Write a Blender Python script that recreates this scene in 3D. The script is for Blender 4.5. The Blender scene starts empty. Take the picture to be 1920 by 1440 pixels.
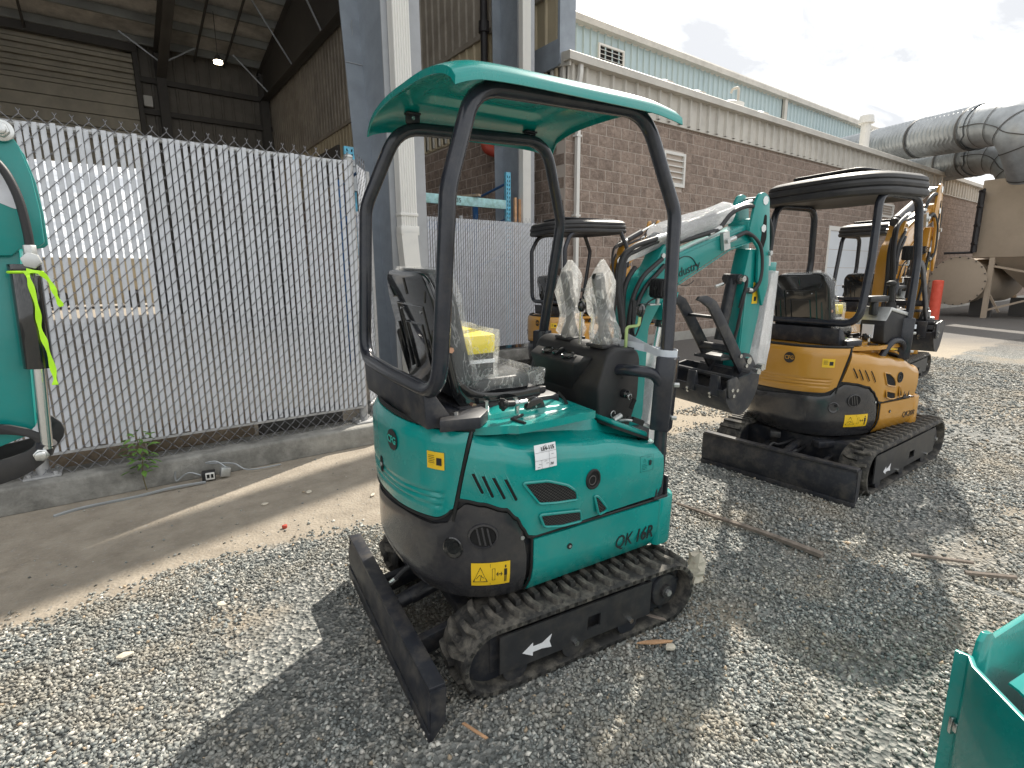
import bpy, bmesh, math, random
import numpy as np
from mathutils import Vector, Matrix
random.seed(7)
R = math.radians
SC = bpy.context.scene
COL = SC.collection

# ------------------------------------------------------------------ camera
cam_d = bpy.data.cameras.new('camera'); cam = bpy.data.objects.new('camera', cam_d); COL.objects.link(cam)
cam_d.sensor_width = 36.0; cam_d.lens = 18.872; cam_d.clip_end = 2000; cam_d.clip_start = .02
_y, _p, _r = R(53.39), R(11.325), R(-0.383)
fw = Vector((math.cos(_y)*math.cos(_p), math.sin(_y)*math.cos(_p), -math.sin(_p)))
rt = Vector((math.sin(_y), -math.cos(_y), 0)); up = rt.cross(fw)
rt2 = rt*math.cos(_r)+up*math.sin(_r); up2 = -rt*math.sin(_r)+up*math.cos(_r)
mw = Matrix((rt2, up2, -fw)).transposed().to_4x4(); mw.translation = Vector((0, 0, 1.5))
cam.matrix_world = mw
SC.camera = cam

# ------------------------------------------------------------------ light
SUN_AZ, SUN_EL = 25.0, 42.0          # azimuth from +X towards +Y
w = bpy.data.worlds.new("World"); SC.world = w; w.use_nodes = True
nt = w.node_tree; nt.nodes.clear()
def WN(t, **k):
    n = nt.nodes.new(t)
    for a, b in k.items(): setattr(n, a, b)
    return n
out = WN('ShaderNodeOutputWorld'); bg = WN('ShaderNodeBackground')
sky = WN('ShaderNodeTexSky', sky_type='NISHITA', sun_disc=False)
sky.sun_elevation = R(SUN_EL); sky.sun_rotation = R(90-SUN_AZ); sky.air_density = 1.0; sky.dust_density = 2.0
tc = WN('ShaderNodeTexCoord'); sep = WN('ShaderNodeSeparateXYZ'); nt.links.new(tc.outputs['Generated'], sep.inputs[0])
mx = WN('ShaderNodeMath', operation='MAXIMUM'); nt.links.new(sep.outputs['Z'], mx.inputs[0]); mx.inputs[1].default_value = .0
ad = WN('ShaderNodeMath', operation='ADD'); nt.links.new(mx.outputs[0], ad.inputs[0]); ad.inputs[1].default_value = .12
dx = WN('ShaderNodeMath', operation='DIVIDE'); dy = WN('ShaderNodeMath', operation='DIVIDE')
nt.links.new(sep.outputs['X'], dx.inputs[0]); nt.links.new(ad.outputs[0], dx.inputs[1])
nt.links.new(sep.outputs['Y'], dy.inputs[0]); nt.links.new(ad.outputs[0], dy.inputs[1])
cb = WN('ShaderNodeCombineXYZ'); nt.links.new(dx.outputs[0], cb.inputs[0]); nt.links.new(dy.outputs[0], cb.inputs[1])
mp = WN('ShaderNodeMapping'); mp.inputs['Rotation'].default_value = (0, 0, R(35)); mp.inputs['Scale'].default_value = (1.1, 2.4, 1); nt.links.new(cb.outputs[0], mp.inputs[0])
n1 = WN('ShaderNodeTexNoise'); n1.inputs['Scale'].default_value = 1.6; n1.inputs['Detail'].default_value = 7; n1.inputs['Roughness'].default_value = .58; n1.inputs['Distortion'].default_value = .5
nt.links.new(mp.outputs[0], n1.inputs['Vector'])
cr = WN('ShaderNodeValToRGB'); nt.links.new(n1.outputs['Fac'], cr.inputs[0])
cr.color_ramp.elements[0].position = .38; cr.color_ramp.elements[0].color = (4.0, 4.12, 4.3, 1)
cr.color_ramp.elements[1].position = .64; cr.color_ramp.elements[1].color = (9.2, 9.15, 8.95, 1)
e = cr.color_ramp.elements.new(.50); e.color = (6.0, 6.1, 6.15, 1)
mixs = WN('ShaderNodeMixRGB'); mixs.inputs[0].default_value = .95
nt.links.new(sky.outputs[0], mixs.inputs[1]); nt.links.new(cr.outputs[0], mixs.inputs[2])
nt.links.new(mixs.outputs[0], bg.inputs[0]); bg.inputs[1].default_value = 0.125
nt.links.new(bg.outputs[0], out.inputs[0])
sd = bpy.data.lights.new('sun', 'SUN'); sd.energy = 4.5; sd.angle = R(0.7); sd.color = (1.0, .93, .82)
so = bpy.data.objects.new('sun', sd); COL.objects.link(so)
dv = Vector((math.cos(R(SUN_EL))*math.cos(R(SUN_AZ)), math.cos(R(SUN_EL))*math.sin(R(SUN_AZ)), math.sin(R(SUN_EL))))
so.rotation_euler = dv.to_track_quat('Z', 'Y').to_euler(); so.location = (8, 4, 12)
SC.view_settings.view_transform = 'Standard'; SC.view_settings.look = 'None'
SC.view_settings.exposure = 0.70; SC.view_settings.gamma = 1; SC.view_settings.use_curve_mapping = False

# ------------------------------------------------------------------ materials
def nd(m, t, **k):
    n = m.node_tree.nodes.new(t)
    for a, b in k.items(): setattr(n, a, b)
    return n
def mat(name, col, rough=.5, metal=0., coat=0., noise=None, bump=None, dust=None, spec=.5, objc=False):
    """noise=(scale, amount) tone variation; bump=(scale, strength, dist); dust=(colour, amount, scale)"""
    m = bpy.data.materials.new(name); m.use_nodes = True
    b = m.node_tree.nodes['Principled BSDF']; L = m.node_tree.links
    b.inputs['Base Color'].default_value = (*col, 1); b.inputs['Roughness'].default_value = rough
    b.inputs['Metallic'].default_value = metal; b.inputs['Coat Weight'].default_value = coat; b.inputs['Coat Roughness'].default_value = .06
    b.inputs['Specular IOR Level'].default_value = spec
    t = nd(m, 'ShaderNodeTexCoord'); vec = t.outputs['Object']
    cur = None
    if noise:
        n = nd(m, 'ShaderNodeTexNoise'); n.inputs['Scale'].default_value = noise[0]; n.inputs['Detail'].default_value = 6; n.inputs['Roughness'].default_value = .65
        L.new(vec, n.inputs['Vector'])
        r = nd(m, 'ShaderNodeValToRGB'); k = noise[1]
        r.color_ramp.elements[0].position = .3; r.color_ramp.elements[1].position = .7
        r.color_ramp.elements[0].color = (*[c*(1-k) for c in col], 1); r.color_ramp.elements[1].color = (*[min(1, c*(1+k)) for c in col], 1)
        L.new(n.outputs['Fac'], r.inputs[0]); cur = r.outputs[0]; L.new(cur, b.inputs['Base Color'])
        mr = nd(m, 'ShaderNodeMapRange'); mr.inputs['To Min'].default_value = max(0, rough-.08); mr.inputs['To Max'].default_value = min(1, rough+.1)
        L.new(n.outputs['Fac'], mr.inputs['Value']); L.new(mr.outputs[0], b.inputs['Roughness'])
    if dust:
        n = nd(m, 'ShaderNodeTexNoise'); n.inputs['Scale'].default_value = dust[2]; n.inputs['Detail'].default_value = 8; n.inputs['Roughness'].default_value = .7
        L.new(vec, n.inputs['Vector'])
        r = nd(m, 'ShaderNodeMapRange'); r.inputs['From Min'].default_value = .45; r.inputs['From Max'].default_value = .75; r.inputs['To Max'].default_value = dust[1]
        L.new(n.outputs['Fac'], r.inputs['Value'])
        x = nd(m, 'ShaderNodeMixRGB'); L.new(r.outputs[0], x.inputs[0])
        if cur: L.new(cur, x.inputs[1])
        else: x.inputs[1].default_value = (*col, 1)
        x.inputs[2].default_value = (*dust[0], 1); L.new(x.outputs[0], b.inputs['Base Color'])
    if bump:
        n = nd(m, 'ShaderNodeTexNoise'); n.inputs['Scale'].default_value = bump[0]; n.inputs['Detail'].default_value = 5
        L.new(vec, n.inputs['Vector']); bp = nd(m, 'ShaderNodeBump'); bp.inputs['Strength'].default_value = bump[1]; bp.inputs['Distance'].default_value = bump[2]
        L.new(n.outputs['Fac'], bp.inputs['Height']); L.new(bp.outputs[0], b.inputs['Normal'])
    return m
DUST = (.30, .26, .20)
M = {}
M['logo_teal'] = mat('logo teal', (.03, .42, .34), .5)
M['teal'] = mat('teal paint', (.0, .268, .243), .26, coat=.4, noise=(3, .09), bump=(90, .05, .002), dust=(DUST, .13, 9))
M['teal_boom'] = mat('teal steel paint', (.0, .245, .225), .30, coat=.3, noise=(5, .08), bump=(120, .08, .002), dust=(DUST, .08, 9))
M['orange'] = mat('orange paint', (.50, .245, .030), .30, coat=.6, noise=(3, .06), bump=(60, .05, .002), dust=(DUST, .06, 6))
M['grey'] = mat('grey cast paint', (.030, .030, .034), .22, coat=.35, noise=(4, .2), bump=(150, .10, .002), dust=(DUST, .14, 7))
M['tube'] = mat('dark powder coat', (.020, .023, .032), .20, noise=(8, .2), bump=(200, .06, .001), dust=(DUST, .08, 12))
M['steel_black'] = mat('black steel', (.018, .020, .027), .46, noise=(10, .25), bump=(120, .1, .002), dust=(DUST, .26, 11))
M['plate'] = mat('black plate', (.026, .027, .030), .42, noise=(10, .2), dust=(DUST, .12, 14))
M['rubber'] = mat('rubber', (.028, .027, .026), .78, noise=(20, .25), bump=(70, .3, .003), dust=((.30, .27, .22), .6, 14))
M['seal'] = mat('rubber seal', (.012, .012, .012), .6)
M['plastic'] = mat('black moulded plastic', (.018, .018, .020), .52, noise=(6, .15), bump=(500, .25, .0006), dust=(DUST, .07, 8))
M['gloss_black'] = mat('glossy black shell', (.010, .011, .012), .10, coat=.8)
M['vinyl'] = mat('black vinyl', (.020, .022, .024), .38, bump=(30, .3, .006))
M['chrome'] = mat('zinc bolt', (.62, .63, .62), .25, metal=1)
M['zinc'] = mat('zinc bracket', (.55, .56, .55), .42, metal=.8, noise=(20, .15))
M['brass'] = mat('copper coloured bolt', (.72, .42, .30), .3, metal=1)
M['lime'] = mat('lime bolt', (.45, .60, .25), .35, metal=.5)
M['hose'] = mat('hydraulic hose', (.020, .020, .022), .5, bump=(300, .4, .001))
M['yellow'] = mat('yellow sticker', (.80, .52, .02), .4)
M['yellow2'] = mat('yellow manual box', (.85, .68, .03), .45)
M['white'] = mat('white sticker', (.80, .80, .82), .5, noise=(30, .03))
M['black_print'] = mat('black print', (.012, .014, .016), .5)
M['teal_print'] = mat('dark teal print', (.0, .10, .085), .5)
M['gauge'] = mat('gauge face', (.05, .05, .05), .2)
M['concrete'] = mat('concrete curb', (.27, .262, .24), .9, noise=(7, .32), bump=(60, .5, .01), dust=((.05, .048, .042), .9, 2.6))
M['footing'] = mat('pale footing', (.36, .35, .32), .9, noise=(3, .2), bump=(40, .4, .01))
M['slat'] = mat('grey slat', (.58, .60, .64), .5, noise=(9, .12), dust=((.40, .39, .36), .35, 5))
M['wire'] = mat('galvanised wire', (.19, .19, .20), .5, metal=.3, noise=(40, .25))
M['galv'] = mat('galvanised steel', (.38, .40, .415), .42, metal=.5, noise=(2.2, .22), bump=(6, .2, .01))
M['post'] = mat('fence post', (.42, .42, .42), .55, metal=.5, noise=(20, .2), bump=(60, .3, .003))
M['mortar'] = mat('mortar', (.50, .435, .385), .95, bump=(120, .3, .003))
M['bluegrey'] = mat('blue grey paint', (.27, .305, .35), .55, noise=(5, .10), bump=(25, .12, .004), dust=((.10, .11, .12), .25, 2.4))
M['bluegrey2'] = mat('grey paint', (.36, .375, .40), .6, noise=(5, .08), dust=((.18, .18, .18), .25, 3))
M['cream'] = mat('cream downspout', (.72, .71, .68), .5, noise=(4, .10), dust=((.48, .46, .41), .35, 4))
M['fascia'] = mat('tan ribbed fascia', (.55, .525, .475), .55, noise=(.9, .10), dust=((.25, .23, .20), .4, 3))
M['metalwall'] = mat('pale blue metal', (.42, .52, .54), .45, metal=.25, noise=(1.2, .12), dust=((.36, .38, .36), .4, 1.2))
M['tanwall'] = mat('tan siding', (.46, .39, .27), .65, noise=(1.5, .14))
M['brownwall'] = mat('grey brown siding', (.34, .305, .26), .65, noise=(1.2, .2), dust=((.10, .08, .06), .5, 1.4))
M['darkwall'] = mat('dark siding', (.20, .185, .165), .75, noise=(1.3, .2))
M['door'] = mat('sectional door', (.46, .42, .34), .6, noise=(1.5, .2))
M['purlin'] = mat('purlin', (.30, .31, .30), .6, noise=(1, .25))
M['roofin'] = mat('roof insulation', (.62, .59, .55), .8, noise=(1.5, .35))
M['rafter'] = mat('primer steel', (.085, .08, .075), .65, noise=(1, .2))
M['dark'] = mat('painted dark fill', (.006, .006, .006), .9)  # near-black that paints the shade inside openings; also on the latch plate
M['black_pipe'] = mat('black pipe', (.02, .018, .02), .5)
M['red'] = mat('red paint', (.45, .06, .035), .5, noise=(8, .2))
M['bollard'] = mat('orange red bollard', (.78, .095, .05), .5, noise=(6, .15), dust=((.45, .25, .2), .2, 6))
M['rackblue'] = mat('rack blue', (.10, .42, .60), .55, noise=(20, .35), dust=((.30, .20, .12), .4, 16))
M['rackdark'] = mat('rack dark blue', (.02, .10, .26), .55, noise=(10, .2))
M['rackpale'] = mat('pale worn beam', (.36, .60, .62), .6, noise=(12, .2), dust=((.16, .30, .22), .9, 9))
M['wood'] = mat('weathered wood', (.30, .235, .17), .85, noise=(14, .35), bump=(40, .5, .004))
M['wood2'] = mat('fresh wood', (.50, .29, .16), .8, noise=(20, .3), bump=(50, .5, .003))
M['grey_wood'] = mat('grey stick', (.23, .19, .16), .9, noise=(22, .35), bump=(50, .5, .003))
M['paperwhite'] = mat('pale scrap', (.62, .56, .46), .8, noise=(20, .2), bump=(30, .5, .006))
M['tan'] = mat('tan steel', (.46, .375, .285), .6, noise=(1.2, .06), dust=((.25, .19, .14), .25, 2))
M['white_door'] = mat('white door', (.66, .70, .74), .5, noise=(1, .05))
M['blue'] = mat('blue sign', (.015, .06, .36), .5)
M['leaf'] = mat('leaf', (.105, .21, .035), .5, noise=(30, .3))
M['stem'] = mat('stem', (.13, .11, .05), .8)
M['lime_tape'] = mat('lime tape', (.50, .95, .02), .35)
M['strap'] = mat('white strap', (.62, .66, .72), .45, noise=(15, .08))
M['sleeve'] = mat('red beacon', (.50, .03, .03), .3)

def film(name, tint, fac, sc=14, strength=.5, fold=.38):
    """thin crumpled plastic: mostly see-through, milky where it folds, shiny"""
    m = bpy.data.materials.new(name); m.use_nodes = True; n = m.node_tree.nodes; L = m.node_tree.links
    n.clear(); o = nd(m, 'ShaderNodeOutputMaterial'); tr = nd(m, 'ShaderNodeBsdfTransparent'); p = nd(m, 'ShaderNodeBsdfPrincipled'); tl = nd(m, 'ShaderNodeBsdfTranslucent')
    p.inputs['Base Color'].default_value = (*tint, 1); p.inputs['Roughness'].default_value = .12; p.inputs['Specular IOR Level'].default_value = .8; tl.inputs[0].default_value = (*tint, 1)
    mt = nd(m, 'ShaderNodeMixShader'); mt.inputs[0].default_value = .45; L.new(p.outputs[0], mt.inputs[1]); L.new(tl.outputs[0], mt.inputs[2])
    t = nd(m, 'ShaderNodeTexCoord'); mp_ = nd(m, 'ShaderNodeMapping'); mp_.inputs['Scale'].default_value = (1, 1, .45); L.new(t.outputs['Object'], mp_.inputs[0])
    ns = nd(m, 'ShaderNodeTexNoise'); ns.inputs['Scale'].default_value = sc; ns.inputs['Detail'].default_value = 3; ns.inputs['Distortion'].default_value = 2.2; L.new(mp_.outputs[0], ns.inputs['Vector'])
    # thin bright fold lines where the noise crosses its middle value
    sb = nd(m, 'ShaderNodeMath', operation='SUBTRACT'); sb.inputs[1].default_value = .5; L.new(ns.outputs['Fac'], sb.inputs[0]); ab = nd(m, 'ShaderNodeMath', operation='ABSOLUTE'); L.new(sb.outputs[0], ab.inputs[0])
    mr = nd(m, 'ShaderNodeMapRange'); mr.inputs['From Min'].default_value = 0; mr.inputs['From Max'].default_value = .032; mr.inputs['To Min'].default_value = min(1, fac+fold); mr.inputs['To Max'].default_value = fac; L.new(ab.outputs[0], mr.inputs['Value'])
    bp = nd(m, 'ShaderNodeBump'); bp.inputs['Strength'].default_value = strength; bp.inputs['Distance'].default_value = .02; L.new(ab.outputs[0], bp.inputs['Height']); L.new(bp.outputs[0], p.inputs['Normal'])
    x = nd(m, 'ShaderNodeMixShader'); L.new(mr.outputs[0], x.inputs[0]); L.new(tr.outputs[0], x.inputs[1]); L.new(mt.outputs[0], x.inputs[2]); L.new(x.outputs[0], o.inputs[0])
    return m
M['film'] = film('clear plastic film', (.90, .91, .90), .15, 10, .8, .26)
M['film_bag'] = film('milky plastic bag', (.92, .92, .90), .30, 10, .8, .34)
M['bubble'] = film('bubble wrap', (.90, .91, .93), .74, 80, 1.0)

def block_mat():
    m = mat('split face block', (.172, .125, .105), .92)
    b = m.node_tree.nodes['Principled BSDF']; L = m.node_tree.links
    oi = nd(m, 'ShaderNodeAttribute', attribute_name='tone'); t = nd(m, 'ShaderNodeTexCoord'); g = nd(m, 'ShaderNodeNewGeometry')
    ns = nd(m, 'ShaderNodeTexNoise'); ns.inputs['Scale'].default_value = 9; ns.inputs['Detail'].default_value = 8; ns.inputs['Roughness'].default_value = .7
    L.new(g.outputs['Position'], ns.inputs['Vector'])
    r = nd(m, 'ShaderNodeValToRGB'); r.color_ramp.elements[0].position = .3; r.color_ramp.elements[1].position = .72
    r.color_ramp.elements[0].color = (.175, .132, .108, 1); r.color_ramp.elements[1].color = (.36, .282, .235, 1); L.new(ns.outputs['Fac'], r.inputs[0])
    rnd = nd(m, 'ShaderNodeTexWhiteNoise', noise_dimensions='3D')
    sn = nd(m, 'ShaderNodeVectorMath', operation='SNAP'); sn.inputs[1].default_value = (.212, .424, .2075); L.new(g.outputs['Position'], sn.inputs[0]); L.new(sn.outputs[0], rnd.inputs['Vector'])
    mr = nd(m, 'ShaderNodeMapRange'); mr.inputs['To Min'].default_value = .86; mr.inputs['To Max'].default_value = 1.14; L.new(rnd.outputs['Value'], mr.inputs['Value'])
    hs = nd(m, 'ShaderNodeHueSaturation'); L.new(r.outputs[0], hs.inputs['Color']); L.new(mr.outputs[0], hs.inputs['Value']); L.new(hs.outputs[0], b.inputs['Base Color'])
    n2 = nd(m, 'ShaderNodeTexNoise'); n2.inputs['Scale'].default_value = 11; n2.inputs['Detail'].default_value = 6; n2.inputs['Distortion'].default_value = 1.0
    L.new(g.outputs['Position'], n2.inputs['Vector'])
    bp = nd(m, 'ShaderNodeBump'); bp.inputs['Strength'].default_value = 1.0; bp.inputs['Distance'].default_value = .035; L.new(n2.outputs['Fac'], bp.inputs['Height']); L.new(bp.outputs[0], b.inputs['Normal'])
    m.node_tree.nodes.remove(oi)
    return m
M['block'] = block_mat()

def ground_mat():
    m = bpy.data.materials.new('yard ground'); m.use_nodes = True; b = m.node_tree.nodes['Principled BSDF']; L = m.node_tree.links
    g = nd(m, 'ShaderNodeNewGeometry'); sp = nd(m, 'ShaderNodeSeparateXYZ'); L.new(g.outputs['Position'], sp.inputs[0])
    def noise(s, d=5, r=.6):
        n = nd(m, 'ShaderNodeTexNoise'); n.inputs['Scale'].default_value = s; n.inputs['Detail'].default_value = d; n.inputs['Roughness'].default_value = r; L.new(g.outputs['Position'], n.inputs['Vector']); return n.outputs['Fac']
    def ramp(f, *st):
        r = nd(m, 'ShaderNodeValToRGB'); r.color_ramp.elements[0].position = st[0][0]; r.color_ramp.elements[0].color = (*st[0][1], 1)
        r.color_ramp.elements[1].position = st[-1][0]; r.color_ramp.elements[1].color = (*st[-1][1], 1)
        for p_, c_ in st[1:-1]: r.color_ramp.elements.new(p_).color = (*c_, 1)
        L.new(f, r.inputs[0]); return r.outputs[0]
    def mth(op, a, b_):
        n = nd(m, 'ShaderNodeMath', operation=op)
        for i, v in enumerate((a, b_)):
            if isinstance(v, (int, float)): n.inputs[i].default_value = v
            else: L.new(v, n.inputs[i])
        return n.outputs[0]
    def mr(f, a, b_, c=0, d=1):
        n = nd(m, 'ShaderNodeMapRange'); n.inputs['From Min'].default_value = a; n.inputs['From Max'].default_value = b_; n.inputs['To Min'].default_value = c; n.inputs['To Max'].default_value = d
        L.new(f, n.inputs['Value']); return n.outputs[0]
    def mix(f, a, b_):
        n = nd(m, 'ShaderNodeMixRGB'); L.new(f, n.inputs[0]); L.new(a, n.inputs[1]); L.new(b_, n.inputs[2]); return n.outputs[0]
    # gravel colour from cells
    vo = nd(m, 'ShaderNodeTexVoronoi'); vo.inputs['Scale'].default_value = 60; L.new(g.outputs['Position'], vo.inputs['Vector'])
    bw = nd(m, 'ShaderNodeSeparateColor'); L.new(vo.outputs['Color'], bw.inputs[0])
    grav = ramp(bw.outputs[0], (0, (.10, .105, .10)), (.35, (.17, .178, .17)), (.7, (.26, .265, .25)), (.9, (.38, .37, .34)), (1, (.55, .53, .48)))
    fine = ramp(noise(60, 6, .75), (.3, (.22, .19, .15)), (.7, (.42, .365, .285)))
    sandm = mr(noise(1.15, 5, .6), .50, .62)
    grav2 = mix(mth('MULTIPLY', sandm, .8), grav, fine)
    conc = ramp(noise(5, 8, .7), (.25, (.21, .178, .14)), (.5, (.30, .258, .205)), (.75, (.385, .335, .27)))
    conc = mix(mr(noise(34, 5, .7), .56, .70), conc, ramp(noise(80), (.3, (.16, .15, .14)), (.7, (.45, .43, .38))))
    asph = ramp(noise(26, 7, .75), (.3, (.085, .08, .075)), (.6, (.15, .14, .13)), (.8, (.26, .245, .22)))
    sand = ramp(noise(30, 7, .8), (.3, (.24, .20, .15)), (.6, (.38, .33, .255)), (.85, (.5, .45, .36)))
    wob = mth('MULTIPLY', mth('SUBTRACT', noise(1.3, 6, .6), .5), .9)
    wob2 = mth('MULTIPLY', mth('SUBTRACT', noise(7, 5, .7), .5), .35)
    yy = mth('ADD', sp.outputs['Y'], mth('ADD', wob, wob2))
    edge = mr(yy, 2.96, 3.06)
    xs = mr(mth('ADD', sp.outputs['X'], wob), 2.6, 3.8)
    farsand = mix(mr(mth('ADD', yy, mth('MULTIPLY', sp.outputs['X'], -.04)), 4.4, 5.3), sand, asph)
    strip = mix(xs, conc, farsand)
    near = mix(edge, grav2, strip)
    # far yard: gravel fades to asphalt beyond the orange machines
    far = mr(mth('ADD', sp.outputs['X'], mth('MULTIPLY', wob, 3)), 13.0, 16.5)
    c = mix(far, near, asph)
    L.new(c, b.inputs['Base Color']); b.inputs['Roughness'].default_value = .93
    h = mth('ADD', mth('MULTIPLY', vo.outputs['Distance'], 1.0), mth('MULTIPLY', noise(30, 6, .7), .5))
    bp = nd(m, 'ShaderNodeBump'); bp.inputs['Strength'].default_value = .9; L.new(mr(edge, 0, 1, .022, .004), bp.inputs['Distance']); L.new(h, bp.inputs['Height']); L.new(bp.outputs[0], b.inputs['Normal'])
    return m
M['ground'] = ground_mat()
def stone_mat():
    m = bpy.data.materials.new('crushed stone'); m.use_nodes = True; b = m.node_tree.nodes['Principled BSDF']; L = m.node_tree.links
    a = nd(m, 'ShaderNodeAttribute', attribute_name='tone'); t = nd(m, 'ShaderNodeNewGeometry')
    ns = nd(m, 'ShaderNodeTexNoise'); ns.inputs['Scale'].default_value = 180; ns.inputs['Detail'].default_value = 3; L.new(t.outputs['Position'], ns.inputs['Vector'])
    mr = nd(m, 'ShaderNodeMapRange'); mr.inputs['To Min'].default_value = .75; mr.inputs['To Max'].default_value = 1.25; L.new(ns.outputs['Fac'], mr.inputs['Value'])
    hs = nd(m, 'ShaderNodeHueSaturation'); L.new(a.outputs['Color'], hs.inputs['Color']); L.new(mr.outputs[0], hs.inputs['Value']); L.new(hs.outputs[0], b.inputs['Base Color'])
    b.inputs['Roughness'].default_value = .85
    nz = nd(m, 'ShaderNodeTexNoise'); nz.inputs['Scale'].default_value = 1.6; nz.inputs['Detail'].default_value = 7; nz.inputs['Roughness'].default_value = .7; L.new(t.outputs['Position'], nz.inputs['Vector'])
    m2 = nd(m, 'ShaderNodeMapRange'); m2.inputs['From Min'].default_value = .46; m2.inputs['From Max'].default_value = .68; m2.inputs['To Max'].default_value = .72; L.new(nz.outputs['Fac'], m2.inputs['Value'])
    dm = nd(m, 'ShaderNodeMixRGB'); L.new(m2.outputs[0], dm.inputs[0]); L.new(hs.outputs[0], dm.inputs[1]); dm.inputs[2].default_value = (.40, .345, .265, 1); L.new(dm.outputs[0], b.inputs['Base Color'])
    return m
M['stone'] = stone_mat()

# ------------------------------------------------------------------ mesh helpers
def tag(o, label=None, cat=None, group=None, kind=None):
    for k, v in (('label', label), ('category', cat), ('group', group), ('kind', kind)):
        if v: o[k] = v
    return o
def empty(name, loc=(0, 0, 0), rot=(0, 0, 0)):
    o = bpy.data.objects.new(name, None); o.empty_display_size = .1; o.location = loc; o.rotation_euler = rot; COL.objects.link(o); return o
class MB:
    def __init__(s): s.v = []; s.f = []; s.ch = []
    def add(s, vs, fs):
        k = len(s.v); s.ch.append((k, len(s.f))); s.v += [tuple(p) for p in vs]; s.f += [[i+k for i in f] for f in fs]; return s
    def bb(s, x0, x1, y0, y1, z0, z1):
        return s.add([(x0, y0, z0), (x1, y0, z0), (x1, y1, z0), (x0, y1, z0), (x0, y0, z1), (x1, y0, z1), (x1, y1, z1), (x0, y1, z1)],
                     [[3, 2, 1, 0], [4, 5, 6, 7], [0, 1, 5, 4], [1, 2, 6, 5], [2, 3, 7, 6], [3, 0, 4, 7]])
    def obox(s, c, size, rot=(0, 0, 0)):
        from mathutils import Euler
        Rm = Euler(rot).to_matrix(); c = Vector(c); h = [k/2 for k in size]
        vs = [c+Rm@Vector((a*h[0], b*h[1], d*h[2])) for d in (-1, 1) for a, b in ((-1, -1), (1, -1), (1, 1), (-1, 1))]
        return s.add(vs, [[3, 2, 1, 0], [4, 5, 6, 7], [0, 1, 5, 4], [1, 2, 6, 5], [2, 3, 7, 6], [3, 0, 4, 7]])
    def cyl(s, p0, p1, r0, r1=None, n=12, cap=True):
        r1 = r0 if r1 is None else r1; p0 = Vector(p0); p1 = Vector(p1); d = (p1-p0).normalized()
        a = d.orthogonal().normalized(); b = d.cross(a); vs = []
        for p, r in ((p0, r0), (p1, r1)):
            for i in range(n):
                t = 2*math.pi*i/n; vs.append(p+(a*math.cos(t)+b*math.sin(t))*r)
        fs = [[i, (i+1) % n, n+(i+1) % n, n+i] for i in range(n)]
        if cap: fs += [list(range(n))[::-1], list(range(n, 2*n))]
        return s.add(vs, fs)
    def tube(s, pts, r, n=8, cap=True, closed=False):
        P = [Vector(p) for p in pts]; m = len(P); vs = []; a = None
        rr = r if isinstance(r, (list, tuple)) else [r]*m
        for i in range(m):
            d = (P[(i+1) % m]-P[i-1]) if closed else (P[min(i+1, m-1)]-P[max(i-1, 0)])
            d.normalize()
            a = d.orthogonal().normalized() if a is None else (a-d*a.dot(d)).normalized()
            b = d.cross(a)
            for k in range(n):
                t = 2*math.pi*k/n; vs.append(P[i]+(a*math.cos(t)+b*math.sin(t))*rr[i])
        fs = []
        for i in range(m if closed else m-1):
            j = (i+1) % m
            for k in range(n): fs.append([i*n+k, i*n+(k+1) % n, j*n+(k+1) % n, j*n+k])
        if cap and not closed: fs += [list(range(n))[::-1], list(range((m-1)*n, m*n))]
        return s.add(vs, fs)
    def prism(s, poly, fn, t0, t1):
        n = len(poly); vs = [fn(a, b, t0) for a, b in poly]+[fn(a, b, t1) for a, b in poly]
        fs = [[i, (i+1) % n, n+(i+1) % n, n+i] for i in range(n)]+[list(range(n))[::-1], list(range(n, 2*n))]
        return s.add(vs, fs)
    def grid(s, rows, closed=False, cap=False):
        m = len(rows); n = len(rows[0]); vs = [p for r in rows for p in r]; fs = []
        for i in range(m-1):
            for k in range(n if closed else n-1):
                fs.append([i*n+k, i*n+(k+1) % n, (i+1)*n+(k+1) % n, (i+1)*n+k])
        if cap: fs += [list(range(n))[::-1], list(range((m-1)*n, m*n))]
        return s.add(vs, fs)
    def ball(s, c, r, n=10, sc=(1, 1, 1)):
        rows = []
        for i in range(1, n):
            ph = math.pi*i/n; rows.append([(c[0]+r*sc[0]*math.sin(ph)*math.cos(2*math.pi*k/(2*n)), c[1]+r*sc[1]*math.sin(ph)*math.sin(2*math.pi*k/(2*n)), c[2]+r*sc[2]*math.cos(ph)) for k in range(2*n)])
        return s.grid(rows, closed=True, cap=True)
    def mesh(s, name, material, bevel=0, seg=2, smooth=True, ang=32, solid=0, fix=True):
        me = bpy.data.meshes.new(name); me.from_pydata(s.v, [], s.f)
        bm = bmesh.new(); bm.from_mesh(me)
        if fix:
            bmesh.ops.remove_doubles(bm, verts=bm.verts, dist=1e-5)
            bmesh.ops.recalc_face_normals(bm, faces=bm.faces)
        if solid: bmesh.ops.solidify(bm, geom=bm.faces[:], thickness=solid)
        if bevel:
            es = [e for e in bm.edges if len(e.link_faces) == 2 and e.calc_face_angle(0) > R(28)]
            bmesh.ops.bevel(bm, geom=es, offset=bevel, segments=seg, profile=.5, affect='EDGES', clamp_overlap=True)
        bm.to_mesh(me); bm.free()
        me.materials.append(material)
        if smooth:
            me.polygons.foreach_set('use_smooth', [True]*len(me.polygons)); me.set_sharp_from_angle(angle=R(ang))
        return me
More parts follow.
